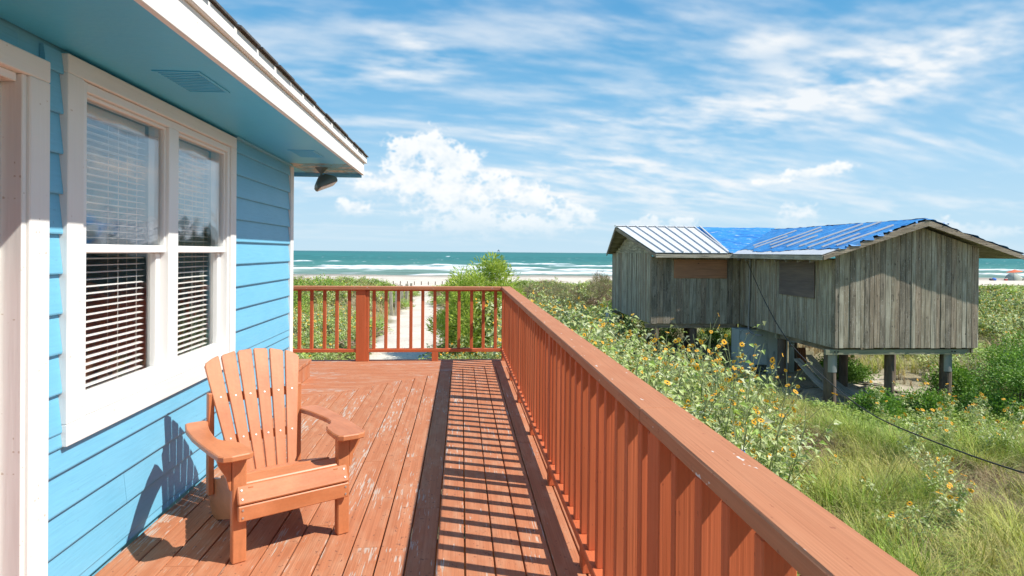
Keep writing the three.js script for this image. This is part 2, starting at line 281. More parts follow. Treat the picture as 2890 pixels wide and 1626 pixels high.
M.greenBeam = mat(makeTexture(512, 128, 2, 0.5, (u, v) => { const g = tf(u, v, 4, 50, 3, 341), m = tf(u, v, 6, 4, 4, 345); const c = mix3([0.22, 0.225, 0.15], [0.31, 0.3, 0.21], m).map((x) => x * (0.8 + 0.4 * g)); return [...c, g]; }, true), { roughness: 0.85 }, 0.004);
M.block = mat(makeTexture(512, 512, 1.5, 1.5, (u, v) => { const a = tf(u, v, 4, 4, 5, 351), s = tf(u, v, 14, 3, 4, 355); let c = mix3([0.48, 0.57, 0.57], [0.62, 0.7, 0.69], a); c = mix3(c, [0.16, 0.2, 0.19], sstep(0.58, 0.75, s) * 0.6); return [...c, a]; }, true), { roughness: 0.85 }, 0.003);
M.dark = flat(0.02, 0.02, 0.02, { roughness: 0.8 });
M.cable = flat(0.03, 0.03, 0.03, { roughness: 0.6 });
M.conduit = flat(0.3, 0.31, 0.31, { roughness: 0.5, metalness: 0.4 });
M.whiteSheet = flat(0.72, 0.73, 0.72, { roughness: 0.6 });
M.rust = flat(0.24, 0.1, 0.045, { roughness: 0.85 });

// ------------------------------------------------------------------ deck
const XW = -1.605, XC = 0.59, ZF = 8.34;
const deckEnd = (x) => Math.min(7.875, x + 7.74);
{
  const r = rng(101), deck = thing('wooden_deck', 'worn brown-red painted plank deck beside the blue house', 'deck', 0, 0, 0);
  const put = (poly, axis, worn) => mesh('deck_board', slab(poly, 'xz', -0.036 - 0.0, 0 - r() * 0.0015, axis, r() * 2.8, r() * 0.7, 0.0025), worn ? M.deckWorn : M.deck, deck);
  for (let k = -11; k < 7; k++) {
    const x0 = Math.max(XW + 0.012, -0.241 + 0.1345 * k + 0.003), x1 = -0.241 + 0.1345 * (k + 1) - 0.003 - r() * 0.002;
    if (x1 - x0 < 0.03) continue;
    const worn = k < -1, cuts = [-1.6, ...(k % 2 ? [range(r, 0.5, 2.2), range(r, 4.2, 5.6)] : [range(r, 2.9, 3.9)])].sort((a, b) => a - b);
    cuts.forEach((z0, i) => {
      const last = i === cuts.length - 1, e0 = last ? deckEnd(x0) - 0.004 : cuts[i + 1] - 0.003, e1 = last ? deckEnd(x1) - 0.004 : cuts[i + 1] - 0.003;
      put([[x0, z0], [x1, z0], [x1, e1], [x0, e0]], 'z', worn);
    });
  }
  for (let n = 0; n < 17; n++) {
    const z1 = 8.42 - 0.1345 * n - 0.003, z0 = z1 - 0.1285, full = z0 > 7.87, a = full ? 0.7 : z0 - 7.74, b = full ? 0.7 : z1 - 7.74;
    if (b < XW - 0.02) break;
    const left = z0 > 6.2 ? -6 : XW;
    if (z0 < 6.2 && a < XW) continue;
    const c = range(r, -3, -1.9), parts = n % 2 ? [[left, c], [c + 0.003, 0]] : [[left, 0]];
    parts.forEach(([p, q], i) => { const lastp = i === parts.length - 1; put([[p, z0], [lastp ? a - 0.001 : q, z0], [lastp ? b - 0.001 : q, z1], [p, z1]], 'x', true); });
  }
  // frame under the boards and the posts that carry it
  mesh('rim_board', bx(0.702, 0.74, -0.26, -0.004, -1.6, 8.425), M.rail, deck);
  mesh('rim_board', bx(-6, 0.74, -0.26, -0.004, 8.426, 8.464), M.rail, deck);
  for (let z = -1; z < 8.3; z += 0.6) mesh('joist', bx(XW + 0.1, 0.69, -0.22, -0.0375, z, z + 0.04), M.rail, deck);
  for (const [x, z] of [[0.55, 0.2], [0.55, 4.2], [0.55, 8.2], [-2.6, 8.2], [-5.7, 8.2]]) mesh('support_post', bx(x - 0.07, x + 0.07, -2.75, -0.2215, z - 0.07, z + 0.07), M.rail, deck);
}

// ------------------------------------------------------------------ railings
const balTops = 0.905, balBottom = 0.158;
{
  const r = rng(202), S = 0.1554;
  const rail = thing('deck_railing', 'long brown-red wooden railing running along the deck towards the sea', 'railing', 0, 0, 0);
  for (const [a, b] of [[-1.6, 1.828], [1.831, 6.6], [6.603, 8.43]]) mesh('top_rail', bx(0.525, 0.655, 0.922 + r() * 0.001, 0.965 + r() * 0.0015, a, b, 0.005, 'z', r() * 2, r()), M.rail, rail);
  mesh('upper_stringer', bx(0.548, 0.61, balTops, 0.922, -1.6, 8.30, 0.003), M.baluster, rail);
  mesh('bottom_rail', bx(0.53, 0.62, 0.116, balBottom, -1.6, 8.295, 0.004, 'z', 0.3), M.baluster, rail);
  const posts = [-0.36, 1.745, 3.88, 6.015], blocks = [0.7, 2.81, 4.94, 7.05];
  const geos = [0, 1, 2, 3, 4, 5].map(() => bx(-0.02, 0.02, balBottom, balTops, -0.02, 0.02, 0.003, 'y', r() * 2, r())), wide = [0, 1, 2, 3, 4, 5].map(() => bx(-0.02, 0.045, balBottom, balTops, -0.019, 0.019, 0.003, 'y', r() * 2, r()));
  for (let n = -38; n < 26; n++) {
    const z = 2.383 - S * n - 0.02; if (z > 8.2 || z < -1.55 || posts.some((p) => Math.abs(p - z) < 0.115)) continue;
    const bal = mesh('baluster', wide[Math.floor(r() * 6)], M.balusters[Math.floor(r() * 4)], rail, 0.566 + range(r, -0.003, 0.003), 0, -z); bal.rotation.set(range(r, -0.004, 0.004), range(r, -0.05, 0.05), 0);
  }
  for (const p of posts) {
    const b = mesh('post', bx(0.541, 0.63, 0, 0.9215, p - 0.052, p + 0.034, 0.004, 'y', r() * 2, r()), M.baluster, rail);
    mesh('cleat', bx(0.5445, 0.6, balBottom + 0.002, 0.904, p + 0.035, p + 0.068, 0.003, 'y', r()), M.baluster, b);
  }
  for (const p of blocks) mesh('support_block', bx(0.545, 0.61, 0, 0.1155, p - 0.04, p + 0.04, 0.003, 'y', r()), M.baluster, rail);
  mesh('corner_post', bx(0.536, 0.63, 0, 0.9215, 8.296, 8.385, 0.004, 'y', r() * 2, r()), M.baluster, rail);

  const far = thing('deck_railing', 'short brown-red wooden railing across the seaward end of the deck', 'railing', 0, 0, 0);
  mesh('top_rail', bx(-2.9, 0.523, 0.922, 0.966, 8.27, 8.405, 0.005, 'x', 0.4, 0.2), M.rail, far);
  mesh('top_rail', bx(-6, -2.903, 0.9225, 0.9655, 8.27, 8.405, 0.005, 'x', 1.1, 0.4), M.rail, far);
  mesh('upper_stringer', bx(-6, 0.535, balTops, 0.9215, 8.31, 8.36, 0.003), M.baluster, far);
  mesh('bottom_rail', bx(-6, 0.535, 0.116, balBottom, 8.3, 8.38, 0.004), M.baluster, far);
  for (let k = 0; k < 45; k++) {
    const x = 0.45 - 0.157 * k; if (x < -5.9 || (x > -1.42 && x < -1.12) || (x > -3.75 && x < -3.45)) continue;
    mesh('baluster', geos[Math.floor(r() * 6)], M.balusters[Math.floor(r() * 4)], far, x + range(r, -0.004, 0.004), 0, -(8.335 + range(r, -0.001, 0.001)));
  }
  for (const x of [-1.345, -3.68]) {
    const b = mesh('post', bx(x, x + 0.122, 0, 0.9215, 8.292, 8.383, 0.004, 'y', r(), r()), M.baluster, far);
    mesh('cleat', bx(x + 0.123, x + 0.165, 0, 0.904, 8.298, 8.378, 0.003, 'y', r(), r()), M.baluster, b);
  }
  for (const x of [-0.374, -2.5, -4.8]) mesh('support_block', bx(x, x + 0.083, 0, 0.1155, 8.3, 8.38, 0.003), M.baluster, far);
}

// ------------------------------------------------------------------ step at the end of the house
{
  const s = thing('wooden_step', 'low brown-red wooden step box on the deck at the house corner', 'step', 0, 0, 0);
  mesh('riser', bx(-3.6, -1.69, 0.002, 0.162, 6.24, 7.32, 0.003), M.deck, s);
  for (let k = 0; k < 8; k++) mesh('tread_board', bx(-3.62, -1.675, 0.1635, 0.2, 6.235 + k * 0.137, 6.235 + k * 0.137 + 0.132, 0.004, 'x', k * 0.37, k * 0.21), M.deckWorn, s);
}

// ------------------------------------------------------------------ blue house
const SOF = 2.222;
const house = thing('blue_beach_house', 'light blue lap-sided beach house with white trim and deep eaves', 'house', 0, -0.0, 0);
{
  const r = rng(303);
  const wz = [2.80, 4.51], wy = [0.71, 2.127];            // window opening (depth, height)
  const core = (x0, x1, y0, y1, a, b, m = M.siding) => mesh('wall', bx(x0, x1, y0, y1, a, b, 0.001), m, house);
  core(-1.74, -1.62, -0.25, wy[0], 2.463, 6.15); core(-1.74, -1.62, wy[0], wy[1], 2.463, wz[0]); core(-1.74, -1.62, wy[0], wy[1], wz[1], 6.15); core(-1.74, -1.62, wy[1], 2.4, 2.463, 6.15);
  core(-1.74, -1.62, -0.25, 2.4, -4, 1.5); core(-1.74, -1.62, 2.055, 2.4, 1.5, 2.463);
  // seaward end wall with the window that shows through the room
  core(-8.5, -4.35, -0.25, 2.4, 6.03, 6.15); core(-3.42, -1.74, -0.25, 2.4, 6.03, 6.15); core(-4.35, -3.42, -0.25, 0.75, 6.03, 6.15); core(-4.35, -3.42, 2.05, 2.4, 6.03, 6.15);
  const ew = mesh('end_window', mergeGeometries([bx(-4.35, -4.3, 0.75, 2.05, 6.05, 6.13), bx(-3.47, -3.42, 0.75, 2.05, 6.05, 6.13), bx(-4.3, -3.47, 2.0, 2.05, 6.05, 6.13), bx(-4.3, -3.47, 0.75, 0.8, 6.05, 6.13), bx(-4.3, -3.47, 1.38, 1.42, 6.05, 6.13)]), M.vinyl, house);
  mesh('pane', bx(-4.3, -3.47, 0.8, 1.38, 6.09, 6.094, 0.0005), M.pane, ew); mesh('pane', bx(-4.3, -3.47, 1.42, 2.0, 6.09, 6.094, 0.0005), M.pane, ew);
  core(-8.5, -8.38, -0.25, 2.4, -4, 6.03); core(-8.38, -1.74, -0.25, 2.4, -4, -3.88);
  mesh('room_floor', bx(-8.38, -1.742, -0.1, 0, -3.88, 6.03, 0.001), M.roomFloor, house);
  mesh('room_ceiling', bx(-8.38, -1.742, 2.26, 2.38, -3.88, 6.03, 0.001), M.room, house);
  mesh('room_wall', bx(-5.6, -5.5, 0.002, 2.258, -3.87, 6.02, 0.001), M.room, house);
  mesh('room_wall', bx(-5.498, -1.744, 0.002, 2.258, 0.9, 1.0, 0.001), M.room, house);
  for (const z of [0, 1]) mesh('foundation_wall', z ? bx(-8.5, -1.63, -2.75, -0.252, 6.0, 6.14, 0.001) : bx(-1.78, -1.64, -2.75, -0.252, -4, 5.99, 0.001), M.block, house);
  // lap siding, board by board
  const EXP = 0.16, Y0 = 0.038;
  const plank = (y0, y1, a, b) => {
    const t = (y1 - y0) / EXP, g = slab([[-1.619, y0], [-1.596, y0], [-1.5945, y0 + 0.006], [-1.6115 + 0.017 * (1 - Math.min(1, t)), y1], [-1.619, y1]], 'xy', a, b, 'z', r() * 1.2, r() * 0.6);
    mesh('siding_plank', g, M.siding, house);
  };
  for (let k = -1; k < 14; k++) {
    const y0 = Math.max(0.002, Y0 + EXP * k), y1 = Math.min(2.205, Y0 + EXP * (k + 1)); if (y1 <= y0) continue;
    plank(y0, y1, -1.6, 1.37);
    if (y1 < 0.615) { const j = 3.2 + ((k * 1.37 + 5) % 2.2); const cut = k % 2 ? 3.19 : 5.25; plank(y0, y1, 2.579, cut - 0.001); plank(y0, y1, cut + 0.001, 6.079); }
    else if (y0 < 0.62) { plank(y0, 0.619, 2.579, 6.079); plank(0.6195, y1, 2.579, 2.689); plank(0.6195, y1, 4.611, 6.079); }
    else { plank(y0, y1, 2.579, 2.689); plank(y0, y1, 4.611, 6.079); }
    if (y0 > 2.13) plank(y0, y1, 1.371, 2.578);
  }
  mesh('frieze_strip', bx(-1.618, -1.572, 2.2055, SOF - 0.001, 4.612, 6.076, 0.004), M.siding, house);
  mesh('corner_board', bx(-1.618, -1.585, 0.002, 2.205, 6.08, 6.172, 0.004, 'y'), M.white, house);
  mesh('corner_board', bx(-1.7, -1.6185, 0.002, 2.205, 6.151, 6.171, 0.004, 'y'), M.white, house);
  // soffit, fascia, hip roof
  mesh('soffit', bx(-1.606, -1.047, SOF, SOF + 0.015, -4.6, 5.98, 0.001), M.soffit, house);
  mesh('soffit', bx(-1.606, -1.047, SOF + 0.001, SOF + 0.016, 5.981, 6.738, 0.001), M.mildew, house);
  mesh('soffit', bx(-9.1, -1.607, SOF + 0.001, SOF + 0.016, 6.152, 6.738, 0.001), M.soffit, house);
  mesh('fascia', bx(-1.045, -1.019, 2.209, 2.335, -4.6, 6.742, 0.003, 'z'), M.white, house);
  mesh('drip_board', bx(-1.044, -0.997, 2.336, 2.402, -4.6, 6.79, 0.004, 'z', 0.3, 0.4), M.white, house);
  mesh('fascia', bx(-9.1, -1.0455, 2.185, 2.335, 6.741, 6.767, 0.003, 'x'), M.siding, house);
  mesh('drip_board', bx(-9.1, -1.0445, 2.336, 2.402, 6.743, 6.789, 0.004, 'x'), M.white, house);
  {
    const e = 2.404, xa = -0.99, xb = -9.2, za = 6.8, zb = -4.7, rx = (xa + xb) / 2, run = (xa - xb) / 2, top = e + run * 0.33, z1 = za - run, z0 = zb + run;
    const P = { A: [xa, e, -za], B: [xa, e, -zb], C: [xb, e, -zb], D: [xb, e, -za], E: [rx, top, -z1], F: [rx, top, -z0] }, t = [];
    for (const f of ['ABE', 'BFE', 'CDF', 'DEF', 'DAE', 'BCF', 'ACB', 'ADC']) for (const c of f) t.push(...P[c]);
    const g = new THREE.BufferGeometry(); g.setAttribute('position', new THREE.Float32BufferAttribute(t, 3)); g.computeVertexNormals();
    const roof = mesh('roof', grain(g, 'z'), M.shingle, house);
    for (let z = -4.6; z < 6.75; z += 0.3) { const w = range(r, 0.24, 0.29), o = range(r, 0.004, 0.022); const s = slab([[xa + o, e - 0.002], [xa + o, e + 0.008], [xa - 0.16, e + 0.065], [xa - 0.16, e + 0.055]], 'xy', z, z + w, 'z', r(), r()); mesh('shingle', s, M.shingle, roof); }
  }
  // two soffit vents
  for (const [a, b] of [[2.97, 3.35], [5.2, 5.58]]) {
    const v = mesh('soffit_vent', mergeGeometries([bx(-1.39, -1.18, SOF - 0.005, SOF - 0.0005, a, a + 0.018), bx(-1.39, -1.18, SOF - 0.005, SOF - 0.0005, b - 0.018, b), bx(-1.39, -1.372, SOF - 0.005, SOF - 0.0005, a + 0.0185, b - 0.0185), bx(-1.198, -1.18, SOF - 0.005, SOF - 0.0005, a + 0.0185, b - 0.0185)]), M.soffit, house);
    for (let k = 0; k < 11; k++) { const z = a + 0.028 + k * (b - a - 0.056) / 11; mesh('louvre', bx(-1.371, -1.199, SOF - 0.006, SOF - 0.002, z, z + 0.014, 0.001), M.soffit, v); }
  }
  // window: casing boards, vinyl frame, upper and lower sashes, blinds
  const win = new THREE.Group(); win.name = 'window'; house.add(win); win.position.set(XW, 0.71, -3.65); tag(win, 'white framed double window with half open blinds'); win.updateMatrix();
  const inv = win.matrix.clone().invert(), W = (name, g, m) => mesh(name, g.applyMatrix4(inv), m, win);
  W('casing', bx(-1.6195, -1.577, 2.128, 2.2045, 2.69, 4.61, 0.003, 'z'), M.white);
  W('casing', bx(-1.6195, -1.577, 0.62, 0.709, 2.69, 4.61, 0.003, 'z', 0.5), M.white);
  W('casing', bx(-1.6195, -1.5775, 0.7095, 2.1275, 2.69, 2.799, 0.003, 'y'), M.white);
  W('casing', bx(-1.6195, -1.5775, 0.7095, 2.1275, 4.511, 4.61, 0.003, 'y', 0.6), M.white);
  W('frame', mergeGeometries([bx(-1.70, -1.588, 0.711, 2.126, 2.801, 2.838), bx(-1.70, -1.588, 0.711, 2.126, 4.472, 4.509), bx(-1.70, -1.59, 2.085, 2.1255, 2.8385, 4.4715), bx(-1.70, -1.586, 0.7115, 0.748, 2.8385, 4.4715), bx(-1.70, -1.589, 0.7485, 2.0845, 3.603, 3.72)]), M.vinyl);
  for (const [a, b] of [[2.8385, 3.6025], [3.7205, 4.4715]]) {
    W('upper_sash', mergeGeometries([bx(-1.632, -1.604, 1.402, 1.44, a, b), bx(-1.632, -1.606, 1.4405, 2.084, a, a + 0.014), bx(-1.632, -1.606, 1.4405, 2.084, b - 0.014, b), bx(-1.632, -1.606, 2.066, 2.084, a + 0.0145, b - 0.0145)]), M.vinyl);
    for (const q of [0, -0.01]) W('pane', bx(-1.6195 + q, -1.618 + q, 1.4405, 2.0655, a + 0.0145, b - 0.0145, 0.0003), M.pane);
    W('lower_sash', mergeGeometries([bx(-1.668, -1.634, 0.749, 0.79, a, b), bx(-1.668, -1.634, 1.40, 1.438, a, b), bx(-1.668, -1.634, 0.7905, 1.3995, a, a + 0.045), bx(-1.668, -1.634, 0.7905, 1.3995, b - 0.045, b)]), M.vinyl);
    for (const q of [0]) W('pane', bx(-1.6485 + q, -1.647 + q, 0.7905, 1.3995, a + 0.0455, b - 0.0455, 0.0003), M.paneLow);
  }
  const slat = (() => { const g = []; const n = 5, w = 0.04; const s = []; for (let i = 0; i <= n; i++) { const t = i / n - 0.5; s.push([t * w, 0.0035 * (1 - 4 * t * t)]); } for (let i = n; i >= 0; i--) { const t = i / n - 0.5; s.push([t * w, 0.0035 * (1 - 4 * t * t) - 0.0022]); } return (len) => slab(s, 'xy', -len / 2, len / 2, 'z'); })();
  for (const [a, b] of [[2.845, 3.596], [3.727, 4.465]]) {
    const bl = mesh('window_blind', bx(-1.745, -1.712, 2.03, 2.084, a, b), M.blind, house); const g = slat(b - a - 0.02), m = (a + b) / 2;
    for (let y = 0.79; y < 2.02; y += 0.0325) { const s = mesh('slat', g, M.blind, bl, -1.728, y, -m); s.rotation.z = -0.02 + range(r, -0.05, 0.05); }
    mesh('bottom_bar', bx(-1.742, -1.714, 0.752, 0.77, a + 0.01, b - 0.01), M.blind, bl);
    for (const f of [0.2, 0.62, 0.86]) mesh('ladder_cord', mergeGeometries([bx(-1.7045, -1.703, 0.77, 2.03, lerp(a, b, f), lerp(a, b, f) + 0.002, 0.0002), bx(-1.753, -1.7515, 0.77, 2.03, lerp(a, b, f), lerp(a, b, f) + 0.002, 0.0002)]), M.cord, bl);
  }
  // door at the near edge
  const door = mesh('door', bx(-1.725, -1.69, 0.012, 2.045, 1.54, 2.425, 0.003), M.red, house);
  mesh('handle', tubeGeo([[-1.688, 1.0, -1.62], [-1.64, 1.0, -1.62], [-1.64, 1.0, -1.72]], 0.011, 8, 12), M.screw, door);
  const jamb = (g) => mesh('door_jamb', g, M.white, house);
  jamb(bx(-1.738, -1.588, 0.01, 2.052, 2.438, 2.4622)); jamb(bx(-1.738, -1.602, 0.01, 2.052, 1.5005, 1.535)); jamb(bx(-1.738, -1.602, 2.02, 2.052, 1.536, 2.4295)); jamb(bx(-1.688, -1.66, 0.01, 2.0195, 2.42, 2.4375));
  mesh('door_casing', bx(-1.6195, -1.576, 0.004, 2.052, 2.463, 2.578, 0.004, 'y', 0.2, 0.3), M.white, house);
  mesh('door_casing', bx(-1.6195, -1.576, 0.004, 2.052, 1.372, 1.4995, 0.004, 'y', 0.7, 0.1), M.white, house);
  mesh('door_casing', bx(-1.6195, -1.5755, 2.0525, 2.135, 1.372, 2.578, 0.004, 'z', 0.1, 0.6), M.white, house);
}

// ------------------------------------------------------------------ flood light under the eave
{
  const f = thing('flood_light', 'old rusty flood light fixture hanging under the blue eave', 'flood light', -1.36, SOF, -6.30, 0);
  mesh('mounting_cone', new THREE.CylinderGeometry(0.062, 0.018, 0.05, 20).translate(0, -0.0245, 0), M.fixture, f);
  mesh('swivel', new THREE.CylinderGeometry(0.011, 0.011, 0.05, 10).translate(0, -0.062, 0), M.fixture, f);
  const head = new THREE.Group(); head.name = 'head'; head.position.set(0.005, -0.08, 0); head.rotation.set(-0.28, 0.5, 0.55); f.add(head);
  const shell = new THREE.CylinderGeometry(0.04, 0.118, 0.11, 4, 4).rotateY(Math.PI / 4); { const p = shell.attributes.position; for (let i = 0; i < p.count; i++) { const k = 1 + 0.34 * Math.sin(Math.PI * clamp((p.getY(i) + 0.055) / 0.11)); p.setX(i, p.getX(i) * 1.12 * k); p.setZ(i, p.getZ(i) * 0.9 * k); } shell.computeVertexNormals(); }
  mesh('housing', shell.translate(0, -0.05, 0), M.fixture, head);
  mesh('lens', bx(-0.09, 0.09, -0.113, -0.106, -0.07, 0.07, 0.003), M.fixtureGlass, head);
}

// ------------------------------------------------------------------ garden chair
{
  const c = thing('adirondack_chair', 'orange-brown slatted garden chair with wide arms standing on the deck', 'chair', -0.785, 0, -3.1);
  c.rotation.y = 33.5 * Math.PI / 180;
  const r = rng(404), P = (n, g, parent = c) => mesh(n, g, M.chair, parent);
  const dots = (parent, list, nz = [0, 0, 1]) => { for (const [x, y, d] of list) { const g = new THREE.CylinderGeometry(0.0048, 0.0048, 0.004, 10).rotateX(Math.PI / 2); const m = mesh('screw', g, M.screw, parent, x, y, -d); m.quaternion.setFromUnitVectors(new THREE.Vector3(0, 0, 1), new THREE.Vector3(...nz).normalize()); } };
  // local axes: x to the sitter's left in view, y up, depth (=-z) towards the back
  for (const s of [-1, 1]) {
    const lx = s * 0.248;
    const leg = P('front_leg', bx(lx - 0.031, lx + 0.031, 0, 0.486, 0.0, 0.042, 0.005, 'y', r(), r()));
    // side runner from the front apron down to the floor at the back
    P('side_runner', slab([[-0.008, 0.2], [-0.008, 0.34], [0.1, 0.352], [0.3, 0.30], [0.5, 0.235], [0.56, 0.215], [0.65, 0.195], [0.705, 0.15], [0.715, 0.09], [0.69, 0.03], [0.645, 0.0], [0.56, 0.0], [0.3, 0.09], [0.08, 0.175]], 'zy', s > 0 ? 0.189 : -0.215, s > 0 ? 0.215 : -0.189, 'z', r(), r(), 0.003));
    const br = slab([[s * 0.281, 0.486], [s * 0.281, 0.33], [s * 0.292, 0.34], [s * 0.305, 0.40], [s * 0.335, 0.45], [s * 0.345, 0.486]], 'xy', 0.008, 0.034, 'y', r(), r(), 0.002);
    P('arm_bracket', br);
    P('rear_post', bx(s * 0.2325 - 0.0155, s * 0.2325 + 0.0155, 0.12, 0.66, 0.6, 0.645, 0.004, 'y', r(), r()));
    const arm = [[0.205, -0.055], [0.225, -0.072], [0.3, -0.078], [0.335, -0.068], [0.352, -0.04], [0.362, 0.06], [0.372, 0.2], [0.378, 0.34], [0.374, 0.5], [0.355, 0.62], [0.33, 0.634], [0.24, 0.634], [0.262, 0.54], [0.277, 0.44], [0.287, 0.3], [0.282, 0.235], [0.262, 0.19], [0.225, 0.15], [0.21, 0.1], [0.2, 0.0]].map(([x, d]) => [x * s - (s > 0 ? 0.01 : 0), d]);
    P('armrest', slab(arm, 'xz', 0.487, 0.515, 'z', r(), r(), 0.005));
  }
  // seat slats follow the runner tops; the first two turn over the front edge
  const place = (g, y, d, tilt) => { const m = P('seat_slat', g); m.position.set(0, y, -d); m.rotation.x = tilt; return m; };
  const s1 = place(bx(-0.262, 0.262, -0.012, 0.012, -0.045, 0.045, 0.006, 'x', r(), r()), 0.349, 0.052, 0.08);
  const s2 = place(bx(-0.262, 0.262, -0.011, 0.011, -0.042, 0.042, 0.006, 'x', r(), r()), 0.309, -0.008, 1.12); s2.name = 'seat_slat';
  for (let k = 1; k < 6; k++) { const d = 0.052 + k * 0.078; place(bx(-0.2145, 0.2145, -0.01, 0.01, -0.035, 0.035, 0.005, 'x', r(), r()), 0.365 - Math.max(0, d - 0.08) * 0.295 + 0.0, d, -0.29); }
  const ap = P('apron', bx(-0.262, 0.262, 0.197, 0.267, -0.034, -0.012, 0.004, 'x', r(), r()));
  for (const s of [-1, 1]) { dots(ap, [[s * 0.243, 0.215, -0.035], [s * 0.243, 0.25, -0.035]]); dots(s2, [[s * 0.243, 0.0118, -0.02], [s * 0.243, 0.0118, 0.02]], [0, 1, 0]); }
  // fan back: six slats on two rails, leaning back
  const lean = 0.405, back = new THREE.Group(); back.name = 'backrest'; back.position.set(0, 0.215, -0.42); back.rotation.x = -lean; c.add(back);
  const sb = 0.0515, stp = 0.0855, crest = (x) => 0.705 - 0.8 * x * x;
  for (let k = 0; k < 6; k++) {
    const q = k - 2.5, xb = q * sb, xt = q * stp * 1.01, L = 0.69, wb = 0.0222, wt = 0.0372, e = 0.011;
    const oa = q < 0 ? 0.02 * (Math.abs(q) > 2 ? 1.2 : 0.6) : 0.006, ob = q > 0 ? 0.02 * (Math.abs(q) > 2 ? 1.2 : 0.6) : 0.006, ya = crest(xt - wt), yb = crest(xt + wt);
    const poly = [[xb - wb, -0.02], [xb + wb, -0.02], [xt + wt, yb - ob], [xt + wt - ob * 0.25, yb - ob * 0.35], [xt + wt - ob * 0.8, yb + 0.002], [xt, crest(xt)], [xt - wt + oa * 0.8, ya + 0.002], [xt - wt + oa * 0.25, ya - oa * 0.35], [xt - wt, ya - oa]];
    const sl = mesh('back_slat', slab(poly, 'xy', -0.010, 0.010, 'y', r(), r(), 0.003), M.chair, back);
    const at = (y) => lerp(xb, xt, (y + 0.02) / L);
    dots(sl, [[at(0.455), 0.455, -0.0105], [at(0.232), 0.232, -0.0105]]);
  }
  mesh('back_rail', bx(-0.2165, 0.2165, 0.432, 0.478, 0.0115, 0.034, 0.003, 'x'), M.chair, back);
  mesh('back_rail', bx(-0.187, 0.187, 0.21, 0.255, 0.0115, 0.034, 0.003, 'x', 0.2, 0.4), M.chair, back);
  mesh('back_rail', bx(-0.187, 0.187, 0.0, 0.045, 0.0115, 0.034, 0.003, 'x', 0.2, 0.4), M.chair, back);
}

